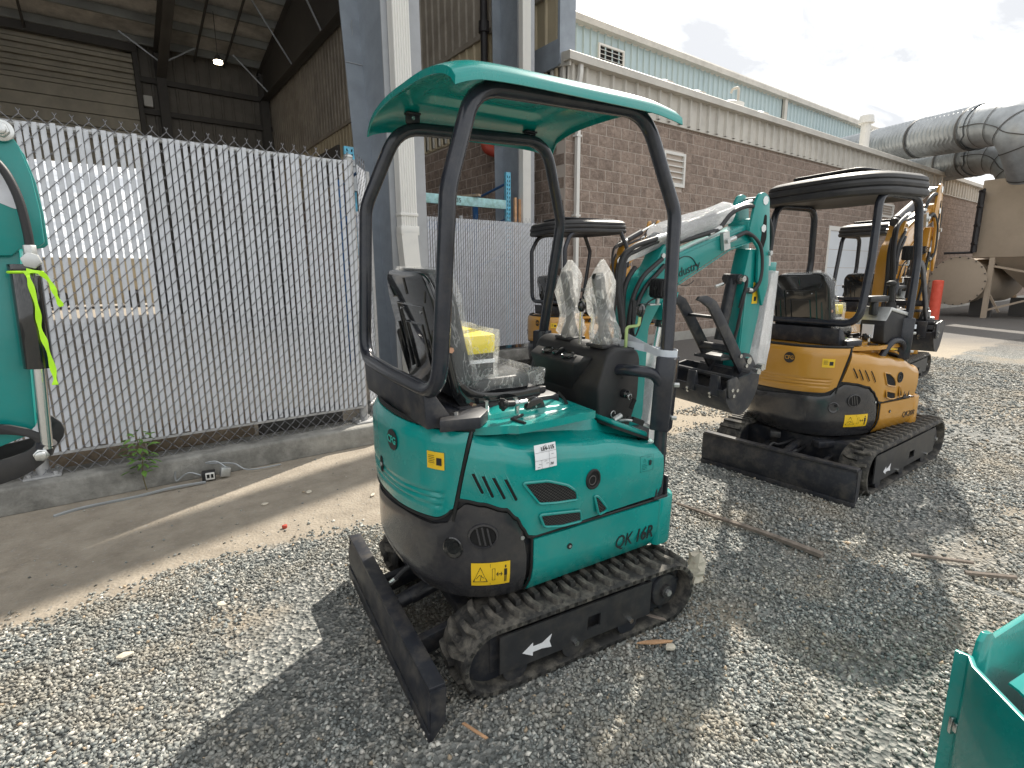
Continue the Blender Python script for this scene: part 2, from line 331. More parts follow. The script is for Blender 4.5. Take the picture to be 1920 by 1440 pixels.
    def build(s, name, material, parent=None, loc=(0, 0, 0), rot=(0, 0, 0), each=False, sc=None, **k):
        if each and len(s.ch) > 1:      # every added piece becomes an object of its own
            o = None
            for i, (v0, f0) in enumerate(s.ch):
                v1, f1 = s.ch[i+1] if i+1 < len(s.ch) else (len(s.v), len(s.f))
                q = MB(); q.add(s.v[v0:v1], [[j-v0 for j in f] for f in s.f[f0:f1]]); o = q.build(name, material, parent, loc, rot, sc=sc, **k)
            return o
        me = s.mesh(name, material, **k); o = bpy.data.objects.new(name, me); COL.objects.link(o)
        o.location = loc; o.rotation_euler = rot
        if sc: o.scale = sc
        if parent: o.parent = parent
        return o
def link(name, me, parent=None, loc=(0, 0, 0), rot=(0, 0, 0), sc=None):
    o = bpy.data.objects.new(name, me); COL.objects.link(o); o.location = loc; o.rotation_euler = rot
    if sc: o.scale = sc
    if parent: o.parent = parent
    return o
def XZ(a, b, c): return (a, c, b)      # polygon in the x-z plane, thickness along y
def YZ(a, b, c): return (c, a, b)
def XY(a, b, c): return (a, b, c)
def fillet(pts, r, n=5):
    """round the corners of an open 3-d path"""
    P = [Vector(p) for p in pts]; out_ = [P[0]]
    for i in range(1, len(P)-1):
        rr = r[i-1] if isinstance(r, (list, tuple)) else r
        a = (P[i-1]-P[i]); b = (P[i+1]-P[i]); la = min(rr, a.length*.48); lb = min(rr, b.length*.48)
        p0 = P[i]+a.normalized()*la; p1 = P[i]+b.normalized()*lb
        for k in range(n+1):
            t = k/n; out_.append(p0*(1-t)**2+P[i]*2*t*(1-t)+p1*t*t)
    out_.append(P[-1]); return out_
def spline(pts, n=6):
    P = [Vector(p) for p in pts]; o = []
    for i in range(len(P)-1):
        p0 = P[max(i-1, 0)]; p1 = P[i]; p2 = P[i+1]; p3 = P[min(i+2, len(P)-1)]
        for k in range(n):
            t = k/n; o.append(.5*((2*p1)+(p2-p0)*t+(2*p0-5*p1+4*p2-p3)*t*t+(3*p1-p0-3*p2+p3)*t**3))
    o.append(P[-1]); return o
def rpoly(poly, r, n=4):
    out_ = []; m = len(poly)
    for i in range(m):
        p = Vector(poly[i]); a = Vector(poly[i-1])-p; b = Vector(poly[(i+1) % m])-p
        la = min(r, a.length*.45); lb = min(r, b.length*.45); p0 = p+a.normalized()*la; p1 = p+b.normalized()*lb
        for k in range(n+1):
            t = k/n; q = p0*(1-t)**2+p*2*t*(1-t)+p1*t*t; out_.append((q.x, q.y))
    return out_
def text(name, body, size, material, parent, matrix, shear=0, bold=0, ext=.0006, align='CENTER', sx=1.0, space=1.0):
    cu = bpy.data.curves.new(name, 'FONT'); cu.body = body; cu.size = size; cu.shear = shear; cu.offset = bold; cu.extrude = ext
    cu.align_x = align; cu.align_y = 'CENTER'; cu.space_character = space; cu.resolution_u = 3
    tmp = bpy.data.objects.new('tmp_text', cu); COL.objects.link(tmp)
    dg = bpy.context.evaluated_depsgraph_get(); me = bpy.data.meshes.new_from_object(tmp.evaluated_get(dg)); me.name = name
    if bold and len(me.vertices) and max(v.co.length for v in me.vertices) > size*(len(body)+1):     # an offset outline can throw a spike
        cu.offset = 0; bpy.context.view_layer.update(); dg = bpy.context.evaluated_depsgraph_get(); me = bpy.data.meshes.new_from_object(tmp.evaluated_get(dg)); me.name = name
    bpy.data.objects.remove(tmp); bpy.data.curves.remove(cu); me.materials.clear(); me.materials.append(material)
    if sx != 1: me.transform(Matrix.Diagonal((sx, 1, 1, 1)))
    o = bpy.data.objects.new(name, me); COL.objects.link(o)
    if parent: o.parent = parent
    o.matrix_local = matrix
    return o
def frame(pos, xdir, zdir):
    """matrix with local x = xdir, local z (facing) = zdir"""
    z = Vector(zdir).normalized(); x = Vector(xdir); x = (x-z*x.dot(z)).normalized(); y = z.cross(x)
    m = Matrix((x, y, z)).transposed().to_4x4(); m.translation = Vector(pos); return m
# ------------------------------------------------------------------ ground
rng = np.random.default_rng(3)
g = MB(); g.bb(-60, 260, -160, 160, -.4, 0)
tag(g.build('ground', M['ground'], smooth=False), kind='structure')
U_ = MB()

def stones():
    """loose crushed stone on the near gravel, real irregular pebbles"""
    pts = []
    def area(n, x0, x1, y0, y1, smin, smax, cond):
        x = rng.uniform(x0, x1, n); y = rng.uniform(y0, y1, n); s = rng.uniform(0, 1, n)**1.8*(smax-smin)+smin
        k = cond(x, y); pts.append(np.stack([x[k], y[k], s[k]], 1))
    def vis(x, y):      # inside the view with a margin for a side step
        az = np.degrees(np.arctan2(y, x)); return (az < 103) & (az > -2)
    ed = lambda x: 2.98+.13*np.sin(x*3.1+1)+.08*np.sin(x*8.3)+.05*np.sin(x*19)+rng.normal(0, .10, x.shape)
    d = lambda x, y: np.hypot(x, y)
    # bare sandy patches
    cen = np.concatenate([rng.uniform((-1, -1), (7, 3.2), (95, 2)), [[.42, 2.45], [.55, 2.35], [3.9, 1.0], [3.6, .75], [1.7, .2], [.35, 1.9], [3.0, 2.9], [3.3, 3.0], [2.6, 3.0]]]); rad = np.concatenate([rng.uniform(.07, .30, 95), [.28, .22, .35, .3, .3, .3, .4, .4, .3]])
    def dens(x, y):
        k = np.ones_like(x, bool)
        for (cx, cy), r in zip(cen, rad):
            q = np.hypot((x-cx)*.8, y-cy)/r; k &= ~((q < 1) & (rng.uniform(0, 1, x.shape) > .22+.6*q**3))
        return k
    area(150000, -.9, 3.2, -.2, 3.15, .008, .021, lambda x, y: vis(x, y) & (y < ed(x)) & (d(x, y) > .9) & (d(x, y) < 3.3) & dens(x, y))
    area(112000, -1.2, 6.2, -.4, 3.3, .012, .026, lambda x, y: vis(x, y) & (y < ed(x)) & (d(x, y) >= 3.3) & (d(x, y) < 6) & dens(x, y))
    area(34000, 3, 12, -.6, 4.2, .02, .036, lambda x, y: vis(x, y) & (y < 3.3+.06*x) & (d(x, y) >= 6) & dens(x, y))
    area(1500, -1.5, 6, 2.9, 4.5, .006, .020, lambda x, y: rng.uniform(0, 1, x.shape) < np.exp(-(y-2.9)*1.6))
    P = np.concatenate(pts); n = len(P)
    base = np.array([[-1, 0, .1], [0, -1, 0], [1, 0, -.1], [0, 1, 0], [0, 0, 1], [0, 0, -1]], float)*.62
    V = base[None]+rng.uniform(-.22, .22, (n, 6, 3))
    V *= P[:, 2][:, None, None]*np.stack([rng.uniform(.8, 1.25, n), rng.uniform(.6, 1.0, n), rng.uniform(.45, .8, n)], 1)[:, None, :]
    a = rng.uniform(0, 6.283, n); t = rng.normal(0, .45, n)
    c, s_ = np.cos(t), np.sin(t); X = V[..., 0]*c[:, None]+V[..., 2]*s_[:, None]; Z = -V[..., 0]*s_[:, None]+V[..., 2]*c[:, None]; Y = V[..., 1]
    c, s_ = np.cos(a)[:, None], np.sin(a)[:, None]
    V = np.stack([X*c-Y*s_+P[:, 0][:, None], X*s_+Y*c+P[:, 1][:, None], Z+(P[:, 2]*rng.uniform(.10, .34, n))[:, None]], 2)
    F = np.array([[0, 1, 4], [1, 2, 4], [2, 3, 4], [3, 0, 4], [1, 0, 5], [2, 1, 5], [3, 2, 5], [0, 3, 5]])
    me = bpy.data.meshes.new('gravel'); me.vertices.add(n*6); me.vertices.foreach_set('co', V.astype(np.float32).ravel())
    me.loops.add(n*24); me.loops.foreach_set('vertex_index', (F[None]+np.arange(n)[:, None, None]*6).astype(np.int32).ravel())
    me.polygons.add(n*8); me.polygons.foreach_set('loop_start', np.arange(n*8, dtype=np.int32)*3)
    me.update(calc_edges=True)
    pal = np.array([(.085, .095, .095), (.145, .158, .155), (.205, .22, .213), (.27, .285, .272), (.36, .368, .345), (.49, .475, .435), (.68, .66, .60), (.42, .33, .23)])
    ci = rng.choice(8, n, p=[.07, .15, .23, .23, .17, .09, .045, .015]); colr = pal[ci]*rng.uniform(.8, 1.2, (n, 1))
    at = me.color_attributes.new('tone', 'FLOAT_COLOR', 'POINT'); cc = np.ones((n, 6, 4), np.float32); cc[..., :3] = colr[:, None, :]
    at.data.foreach_set('color', cc.ravel()); me.materials.append(M['stone'])
    tag(link('gravel', me), kind='stuff')
stones()

# ------------------------------------------------------------------ near curb and chain link fence
FY = 4.70
c = MB(); c.prism([(4.55, 0), (4.56, .165), (4.575, .18), (4.86, .18), (4.87, 0)], lambda a, b, t: (t, a, b), -3.0, 1.86)
c.prism([(1.86, 4.56), (2.16, 5.04), (2.0, 5.24), (1.70, 4.872), (1.86, 4.872)], XY, 0, .178)
tag(c.build('concrete_curb', M['concrete'], bevel=.008), 'stained concrete curb under the near slatted fence', 'curb')

fen = empty('slatted_fence', (0, FY, 0)); tag(fen, 'large chain link fence with grey slats standing on the near concrete curb', 'fence')
PIT = .0432; Z0, Z1 = .335, 2.475
def slat_mesh(h, w_=.0300):
    b = MB(); b.add([(-w_/2, 0, 0), (-w_/4, -.004, 0), (w_/4, -.004, 0), (w_/2, 0, 0), (-w_/2, 0, h), (-w_/4, -.004, h), (w_/4, -.004, h), (w_/2, 0, h), (w_/2, .003, 0), (-w_/2, .003, 0), (w_/2, .003, h), (-w_/2, .003, h)],
          [[0, 1, 5, 4], [1, 2, 6, 5], [2, 3, 7, 6], [3, 8, 10, 7], [8, 9, 11, 10], [9, 0, 4, 11], [4, 5, 6, 7, 10, 11], [0, 9, 8, 3, 2, 1]])
    return b.mesh('slat', M['slat'], smooth=False)
SM = slat_mesh(Z1-Z0-.01)
NX0, NX1 = -38, 42
for i in range(NX0, NX1):
    link('slat', SM, fen, ((i+.5)*PIT, random.uniform(-.001, .001), Z0+random.uniform(-.006, .012)), (random.uniform(-.002, .002), random.uniform(-.003, .003), random.uniform(-.05, .05)))
def wiremesh(b, n0, n1, z0, z1, pit, dep=.010, r=.0030, nseg=4, top=True, bot=True):
    """chain link: each wire zig-zags between neighbouring gaps, one leg in front of the slat, one behind"""
    stp = pit*1.02
    for i in range(n0, n1):
        k0 = int((z0-.09)/stp); k1 = int((z1+.03)/stp); pts = []
        for k in range(k0, k1+1):
            o = (k+i) % 2; x = (i+o)*pit
            z = k*stp; fr = -1
            pts.append((x, -dep*.2, z))
            # leg to next knuckle: rising right legs run in front, rising left behind
            pts.append((x+(pit*.5 if o == 0 else -pit*.5), -dep if o == 0 else dep*.9, z+stp*.5))
        pts.append(((i+(k1+1+i) % 2)*pit, 0, (k1+1)*stp))
        # twisted barbs
        e_ = pts[-1]
        if (k1+1+i) % 2 == 0: pts += [(e_[0]+.001, 0, e_[2]+.012), (e_[0]-.011, -.004, e_[2]+.030)]
        else: pts += [(e_[0]-.001, 0, e_[2]+.012), (e_[0]+.011, .004, e_[2]+.030)]
        b.tube(pts, r, n=nseg, cap=False)
    return b
wm = wiremesh(MB(), NX0, NX1, .30, Z1-.005, PIT)
tag(wm.build('wire_mesh', M['wire'], fen, smooth=True, ang=80, fix=False), kind='stuff')
b = MB(); b.bb(NX0*PIT, 1.80, -.006, .012, .318, .336); b.build('bottom_rail', M['post'], fen)
b = MB(); b.tube([(NX0*PIT, .02, 2.455), (1.80, .02, 2.455)], .019, n=10); b.build('top_rail', M['post'], fen)
for x in (-.50, 1.79):
    b = MB(); b.tube([(x, .035, .19), (x, .035, 2.50)], .038, n=16); p_ = b.build('fence_post', M['post'], fen)
    b = MB(); b.bb(x-.10, x+.10, -.06, .13, .181, .195)
    for sx in (-.07, .07):
        for sy in (-.035, .10): b.cyl((x+sx, sy, .19), (x+sx, sy, .215), .013, n=6)
    b.build('base_plate', M['post'], p_, bevel=.002)
    b = MB(); b.ball((x, .035, 2.505), .042, 6, (1, 1, .7)); b.build('post_cap', M['zinc'], p_)
# short sunlit return at the corner
ret = empty('fence_return', (1.86, 4.73, 0), (0, 0, R(56))); tag(ret, 'short sunlit fence panel turning the corner beside the grey column', 'fence')
RM = slat_mesh(Z1-Z0-.03)
for i in range(8): link('slat', RM, ret, ((i+.5)*PIT, .0, Z0+.01))
wm = wiremesh(MB(), 0, 8, .30, Z1-.03, PIT); tag(wm.build('wire_mesh', M['wire'], ret, smooth=True, ang=80, fix=False), kind='stuff')
b = MB(); b.tube([(.37, 0, .19), (.37, 0, 2.46)], .03, n=14); b.tube([(.36, 0, .33), (0, 0, .33)], .012); b.build('fence_post', M['post'], ret)
b = MB(); b.bb(.30, .44, -.07, .07, .18, .194); b.build('base_plate', M['post'], ret)

# far slatted fence in front of the open hall
F2Y = 7.70
f2 = empty('far_slatted_fence', (0, F2Y, 0)); tag(f2, 'second grey slatted fence running behind the machines up to the block wall', 'fence')
b = MB(); n_ = 0; x = 2.9
while x < 6.72:
    b.bb(x, x+.031, -.003, .003, .30, 2.42); x += PIT
tag(b.build('slats', M['slat'], f2, smooth=False, fix=False), kind='stuff')
b = wiremesh(MB(), int(2.9/PIT), int(6.72/PIT), .27, 2.42, PIT, r=.0022, nseg=3)
tag(b.build('wire_mesh', M['wire'], f2, smooth=True, ang=80, fix=False), kind='stuff')
for x in (4.75, 6.78, 6.90):
    b = MB(); b.tube([(x, .05 if x < 6.8 else -.02, .05), (x, .05 if x < 6.8 else -.02, 2.47)], .03, n=12); b.build('fence_post', M['post'], f2)
b = MB(); b.tube([(2.9, .03, 2.39), (6.78, .03, 2.39)], .018); b.build('top_rail', M['post'], f2)
c = MB(); c.bb(2.6, 7.0, 7.56, 7.86, 0, .22); tag(c.build('far_curb', M['concrete'], bevel=.01), 'low concrete curb under the far slatted fence', 'curb')

# ------------------------------------------------------------------ block building (long wall)
WX, WY = 7.05, 7.80            # near corner of the block building
BL, BH = .4243, .2075; ZB = .20; ZT = 4.65; EX = 46.0
bld = empty('block_building', (WX, WY, 0)); tag(bld, 'long brown split face block building with ribbed metal eave band', 'building')
b = MB(); b.bb(WX+.004, EX, WY+.006, WY+20, 0, ZT); b.build('mortar_wall', M['mortar'], bld, loc=(-WX, -WY, 0), smooth=False)
b = MB(); b.bb(WX-.02, EX, WY-.03, WY+.06, -.05, ZB); b.build('footing', M['footing'], bld, loc=(-WX, -WY, 0), bevel=.006)
def rock(bl, bh, sd, depth=.07, nx=5, nz=4, amp=.011):
    """one split-face block: rough front, chamfered edges; origin at the block's lower left front"""
    rr = random.Random(sd); g_ = .015; gv = .024; rows = []
    for j in range(nz+1):
        row = []
        for i in range(nx+1):
            edge = i in (0, nx) or j in (0, nz)
            row.append((gv/2+(bl-gv)*i/nx, .0 if edge else -.004-rr.random()*amp, g_/2+(bh-g_)*j/nz))
        rows.append(row)
    b = MB(); b.grid(rows)
    x0, x1, z0, z1 = gv/2, bl-gv/2, g_/2, bh-g_/2
    b.add([(x0, 0, z0), (x1, 0, z0), (x1, 0, z1), (x0, 0, z1), (x0, .03, z0), (x1, .03, z0), (x1, .03, z1), (x0, .03, z1)], [[0, 4, 5, 1], [1, 5, 6, 2], [2, 6, 7, 3], [3, 7, 4, 0]])
    return b
RB = [rock(BL, BH, k, nx=3, nz=2) for k in range(9)]
RBM = [r_.mesh('block', M['block'], ang=20) for r_ in RB]
HB = rock(BL/2, BH, 99, nx=2, nz=2)
holes = [(9.84, 10.54, 3.42, 4.08), (17.85, 20.95, .0, 2.86), (21.0, 22.6, 3.35, 3.90)]
cells = []; hcells = []; clips = []
for r_ in range(int(round((ZT-ZB)/BH))+1):
    z = ZB+r_*BH
    if z+BH > ZT+.12: break
    x = WX-(BL/2 if r_ % 2 else 0); x0 = x
    while x < EX:
        h = next((h for h in holes if x+BL > h[0]+.01 and x < h[1]-.01 and z+BH > h[2]+.08 and z < h[3]-.08), None)
        if h:
            for xa, xb in ((x, h[0]), (h[1], x+BL)):
                if xb-xa > .04: clips.append((xa, xb, z))
        elif x < WX-.01: hcells.append((WX, z))
        else: cells.append((x, z))
        x += BL
cells.sort(key=lambda q: (q[0]-0)**2+(WY)**2+(q[1]-1.5)**2)
# blocks hidden behind the near machine would be wasted: take the ones that show largest and stand clear
vis_ = [q for q in cells if q[0] > 7.2]
for k, (x, z) in enumerate(vis_[:292]):
    link('block', RBM[k*7 % 9], bld, (x-WX, 0, z))
rest = [q for q in cells if q not in set(vis_[:292])]
b = MB()
for k, (x, z) in enumerate(rest):
    if x < 22: s_ = RB[k*5 % 9]; b.add([(p[0]+x, p[1]+WY, p[2]+z) for p in s_.v], s_.f)
    else: b.bb(x+.004, x+BL-.004, WY-.008, WY+.031, z+.004, z+BH-.004)
for (xa, xb, z) in clips: b.bb(xa+.006, xb-.006, WY-.012, WY+.03, z+.006, z+BH-.006)
for (x, z) in hcells: b.add([(p[0]+x, p[1]+WY, p[2]+z) for p in HB.v], HB.f)
# the same blocks carry on round the corner as the side wall of the open hall
for r_ in range(21):
    z = ZB+r_*BH; y = WY+.03+(BL/2 if r_ % 2 else 0); k = 0
    while y < 17:
        s_ = RB[(r_*3+k) % 9]; b.add([(WX+p[1], y+BL-p[0], p[2]+z) for p in s_.v], s_.f); y += BL; k += 1
    while y < 28:
        b.bb(WX-.006, WX+.03, y+.004, y+BL-.004, z+.004, z+BH-.004); y += BL
tag(b.build('far_blocks', M['block'], bld, loc=(-WX, -WY, 0), ang=20, fix=False), kind='stuff')
# ribbed eave band, gutter, roof
def ribs(b, x0, x1, z0, z1, y, pitch, d=.03, flat=.6, axis='x', s=-1):
    """trapezoid rib sheet facing -y (axis x) or -x (axis y)"""
    pr = [(0, 0), (.12*pitch, 0), (.2*pitch, d), (.34*pitch, d), (.42*pitch, 0)]; pts = []; x = x0
    while x < x1:
        for a, h in pr:
            if x+a < x1: pts.append((x+a, h))
        x += pitch
    pts.append((x1, 0))
    rows = []
    for z in (z0, z1): rows.append([((a, y+s*h, z) if axis == 'x' else (y+s*h, a, z)) for a, h in pts])
    return b.grid(rows)
b = ribs(MB(), WX-.02, EX, ZT+.004, 5.25, WY-.05, .345, .055); b.bb(WX-.02, EX, WY-.055, WY+.02, ZT-.035, ZT+.002)
b.build('eave_band', M['fascia'], bld, loc=(-WX, -WY, 0), ang=20, fix=False)
b = MB(); b.prism([(-.22, 5.20), (-.22, 5.33), (-.20, 5.345), (-.05, 5.345), (-.05, 5.20)], lambda a, b_, t: (t, WY+a, b_), WX-.12, EX)
b.build('gutter', M['fascia'], bld, loc=(-WX, -WY, 0), smooth=False)
b = MB(); b.prism([(-.10, 5.35), (-.10, 5.37), (8.0, 6.75), (8.0, 6.3), (0, 5.2)], lambda a, b_, t: (t, WY+a, b_), WX-.06, EX)
b.build('roof', M['fascia'], bld, loc=(-WX, -WY, 0), smooth=False)
b = ribs(MB(), WY-.03, WY+8, ZT+.004, 5.2, WX-.03, .30, .03, axis='y'); b.build('side_band', M['fascia'], bld, loc=(-WX, -WY, 0), fix=False)
b = MB(); b.prism([(-.16, 5.12), (-.16, 5.34), (3.0, 5.92), (3.0, 5.70)], lambda a, b_, t: (t, WY+a, b_), WX-.075, WX-.035)
b.build('rake_trim', M['fascia'], bld, loc=(-WX, -WY, 0), smooth=False)
def louver(x0, x1, z0, z1, n=5, y=WY, parent=bld, ox=WX, oy=WY):
    b = MB(); t = .055
    b.bb(x0, x1, y-.05, y+.02, z0, z0+t); b.bb(x0, x1, y-.05, y+.02, z1-t, z1); b.bb(x0, x0+t, y-.05, y+.02, z0+t, z1-t); b.bb(x1-t, x1, y-.05, y+.02, z0+t, z1-t)
    o = b.build('louver_frame', M['cream'], parent, loc=(-ox, -oy, 0), smooth=False)
    h = (z1-z0-2*t)/n
    for k in range(n):
        b = MB(); b.prism([(-.045, z0+t+k*h+.004), (-.042, z0+t+k*h-.002), (.015, z0+t+k*h+h*.30), (.012, z0+t+k*h+h*.38)], lambda a, b_, q: (q, y+a, b_), x0+t, x1-t); b.build('louver_blade', M['cream'], o, smooth=False)
    b = MB(); b.bb(x0+t, x1-t, y+.012, y+.018, z0+t, z1-t); b.build('louver_back', M['dark'], o, smooth=False)
louver(9.82, 10.56, 3.40, 4.10)
louver(21.2, 22.5, 3.42, 3.86, 4)
def garage():
    b = MB(); b.bb(17.8, 21.0, WY-.02, WY+.05, 2.82, 2.95); b.bb(17.8, 17.92, WY-.02, WY+.05, .05, 2.82); b.bb(20.88, 21.0, WY-.02, WY+.05, .05, 2.82)
    o = b.build('door_frame', M['cream'], bld, loc=(-WX, -WY, 0), smooth=False)
    for k in range(5):
        b = MB(); b.bb(17.92, 20.88, WY+.0, WY+.045, .05+k*.554, .05+(k+1)*.554-.014); b.build('door_panel', M['white_door'], o, smooth=False)
garage()
for x in (7.27, 26.55):
    b = MB(); b.tube(fillet([(x, WY-.13, 5.22), (x, WY-.13, 5.05), (x, WY-.085, 4.9), (x, WY-.085, .12)], .06), .052, n=4); 
    for z in (1.2, 2.6, 4.0): b.bb(x-.065, x+.065, WY-.13, WY-.02, z, z+.035)
    b.build('downspout', M['cream'], bld, loc=(-WX, -WY, 0), ang=50)
b = MB(); b.bb(14.9, 15.7, WY-.22, WY-.02, 3.55, 3.78); b.build('wall_light', M['cream'], bld, loc=(-WX, -WY, 0), bevel=.01)
b = MB(); b.bb(17.05, 17.3, WY-.14, WY-.01, 1.2, 1.62); b.bb(30.2, 30.5, WY-.14, WY-.01, 1.9, 2.2); b.tube([(28.6, WY-.05, 1.78), (30.2, WY-.05, 1.78)], .03); b.build('electrical_box', M['cream'], bld, loc=(-WX, -WY, 0), bevel=.01)

for k, x in enumerate((11.8, 13.15, 16.3)):
    t = empty('roof_vent', (x, 9.5, 5.6)); b = MB(); b.cyl((0, 0, 0), (0, 0, .52), .14, n=16); b.build('stack', M['galv'], t)
    b = MB(); b.cyl((0, 0, .50), (0, 0, .60), .30, n=20); b.cyl((0, 0, .60), (0, 0, .68), .28, .12, n=20); b.build('cap', M['fascia'], t)
    tag(t, ['round roof vent nearest the louver on the upper metal wall', 'round roof vent between the nearest one and the spinning one', 'small round roof vent to the right of the hooked one'][k], 'vent', 'round vents on the block building roof')
t = empty('hooked_roof_vent', (14.75, 9.5, 5.65)); b = MB(); b.cyl((0, 0, 0), (0, 0, .45), .2, n=16); b.build('stack', M['galv'], t)
b = MB(); b.cyl((0, 0, .42), (0, 0, .56), .40, .42, n=20); b.cyl((0, 0, .56), (0, 0, .64), .42, .2, n=20); b.build('cap', M['cream'], t)
b = MB(); b.tube(fillet([(-.1, -.35, .1), (-.1, -.35, .92), (-.1, -.15, .92), (-.1, -.12, .82)], .08), .035); b.build('hooked_pipe', M['fascia'], t)
tag(t, 'wide roof vent with a small hooked pipe beside it', 'vent', 'round vents on the block building roof')
t = empty('flue_pipe', (22.6, 9.0, 5.5)); b = MB(); b.cyl((0, 0, 0), (0, 0, 1.35), .16, n=14); b.build('pipe', M['cream'], t); b = MB(); b.cyl((0, 0, 1.3), (0, 0, 1.55), .26, .22, n=14); b.build('cap', M['cream'], t)
tag(t, 'upright pale flue pipe standing in front of the big ducts', 'pipe')
t = empty('wide_roof_fan', (31.5, 9.2, 5.45)); b = MB(); b.cyl((0, 0, 0), (0, 0, .35), .4, n=20); b.cyl((0, 0, .35), (0, 0, .72), .75, .72, n=24); b.build('fan_housing', M['cream'], t)
tag(t, 'wide round roof fan under the lower duct', 'vent')

# ------------------------------------------------------------------ upper metal building
UYY = 13.0
up_b = empty('upper_metal_building', (11.0, UYY, 0)); tag(up_b, 'pale blue ribbed metal building rising behind the block building', 'building')
b = ribs(MB(), 10.2, 34, 4.5, 8.9, UYY, .305, .045); b.build('ribbed_wall', M['metalwall'], up_b, loc=(-11, -UYY, 0), ang=15, fix=False)
b = MB(); b.bb(10.2, 34, UYY+.01, UYY+14, 4, 8.88); b.build('wall_core', M['metalwall'], up_b, loc=(-11, -UYY, 0), smooth=False)
b = MB(); b.prism([(-.24, 8.82), (-.24, 9.0), (-.2, 9.06), (.05, 9.06), (.05, 8.82)], lambda a, b_, q: (q, UYY+a, b_), 10.1, 34.1); b.prism([(-.18, 9.05), (-.18, 9.075), (14, 11.2), (14, 10.8), (0, 8.8)], lambda a, b_, q: (q, UYY+a, b_), 10.15, 34)
b.build('roof_eave', M['fascia'], up_b, loc=(-11, -UYY, 0), smooth=False)
b = MB(); b.bb(24.1, 24.32, UYY-.16, UYY-.05, 4.5, 8.82); b.build('downspout', M['fascia'], up_b, loc=(-11, -UYY, 0), smooth=False)
b = MB(); b.bb(10.16, 10.34, UYY-.07, UYY+.02, 4.5, 8.82); b.build('corner_trim', M['cream'], up_b, loc=(-11, -UYY, 0), smooth=False)
louver(13.0, 14.15, 7.78, 8.50, 5, UYY-.04, up_b, 11, UYY)

# ------------------------------------------------------------------ ducts
def duct(name, path, r, label, rings):
    t = empty(name, path[0]); o = -Vector(path[0]); P = [Vector(p)+o for p in path]
    d = (P[1]-P[0]); L_ = d.length; d.normalize(); a = d.orthogonal().normalized(); b_ = d.cross(a)
    n = int(L_/.20); rows = []
    for i in range(n*4+1):
        s_ = L_*i/(n*4); ph = (i % 4)/4; rr = r+(.040 if (i % 4) == 0 else 0)
        rows.append([P[0]+d*(s_+.20*k/28)+(a*math.cos(2*math.pi*k/28)+b_*math.sin(2*math.pi*k/28))*rr for k in range(28)])
    b = MB(); b.grid(rows, closed=True); b.build('spiral_duct', M['galv'], t, ang=60, fix=False)
    b = MB()
    for q in rings: b.cyl(P[0]+d*(L_*q-.05), P[0]+d*(L_*q+.05), r+.05, n=32, cap=False)
    b.build('flange', M['rafter'], t, each=True)
    cur = spline([P[1]-d*.5]+P[1:], 7)[7:]
    b = MB(); b.tube([P[1]-d*.05]+cur, r*1.0, n=28, cap=False); b.build('elbow', M['galv'], t, ang=60, fix=False)
    for i in range(3, len(cur)-1, 6):
        dd = (cur[i+1]-cur[i-1]).normalized(); b = MB(); b.cyl(cur[i]-dd*.018, cur[i]+dd*.018, r+.022, n=28, cap=False); b.build('gore_seam', M['rafter'], t, fix=False)
    for sg in (-1, 1):
        b = MB(); sd_ = []
        for i in range(len(cur)):
            dd = (cur[min(i+1, len(cur)-1)]-cur[max(i-1, 0)]).normalized(); s_ = dd.cross(Vector((0, 0, 1))).normalized(); sd_.append(cur[i]+s_*sg*(r+.01))
        b.tube(sd_, .018, n=4); b.build('lengthwise_seam', M['rafter'], t)
    return tag(t, label, 'duct')

# ------------------------------------------------------------------ dust collector
dc = empty('dust_collector', (24.6, 4.2, 0)); tag(dc, 'big tan dust collector box on legs at the far right', 'dust collector')
b = MB(); b.bb(-.6, 5.4, -4.2, 1.55, 2.02, 4.55); b.build('housing', M['tan'], dc, bevel=.03)
b = MB(); b.bb(-.2, 4.8, -4.2, .95, 4.55, 6.3); b.build('upper_housing', M['tan'], dc, bevel=.03)
for hy in (-.1, -2.6):
    b = MB(); b.add([(-.55, hy-1.2, 2.02), (3, hy-1.2, 2.02), (3, hy+1.2, 2.02), (-.55, hy+1.2, 2.02), (.9, hy-.2, .75), (1.4, hy-.2, .75), (1.4, hy+.2, .75), (.9, hy+.2, .75)], [[0, 1, 5, 4], [1, 2, 6, 5], [2, 3, 7, 6], [3, 0, 4, 7], [4, 5, 6, 7]]); b.build('hopper', M['tan'], dc, smooth=False)
for lx in (-.55, 3.2):
    for ly in (1.0, -1.3, -3.6):
        b = MB(); b.bb(lx-.07, lx+.07, ly-.07, ly+.07, 0, 2.02); b.build('leg', M['tan'], dc, smooth=False)
b = MB()
for (p0, p1) in (((-.55, 1.0, .25), (-.55, -1.3, 1.1)), ((-.55, 1.0, 1.75), (-.55, -1.3, 1.2)), ((-.55, -1.3, .3), (-.55, -3.6, 1.2)), ((-.55, 1.0, .9), (-.2, .7, .2))): b.cyl(p0, p1, .045, n=4)
b.build('brace', M['tan'], dc, smooth=False, each=True)
b = MB(); b.tube([(-.75, 1.5, 2.2), (-.75, 1.5, 4.2)], .09, n=8); b.tube([(-.75, 1.5, 2.2), (-.75, 2.3, 2.2)], .04)
for z in (2.5, 3.1, 3.7, 4.2): b.tube([(-1.0, 1.4, z), (-.6, 1.6, z)], .05)
b.build('air_manifold', M['black_pipe'], dc)
b = MB(); b.bb(-.62, -.60, -1.35, -.95, 3.2, 3.6); b.build('blue_sign', M['blue'], dc, smooth=False)
dr = empty('steel_drum_tank', (24.0, 6.05, 1.24)); tag(dr, 'tan cylindrical tank with round bolted end cover near the red bollard', 'tank')
dvx = Vector((.97, -.12, 0)).normalized()
b = MB(); b.cyl(dvx*0, dvx*3.4, .78, n=40); b.build('shell', M['tan'], dr)
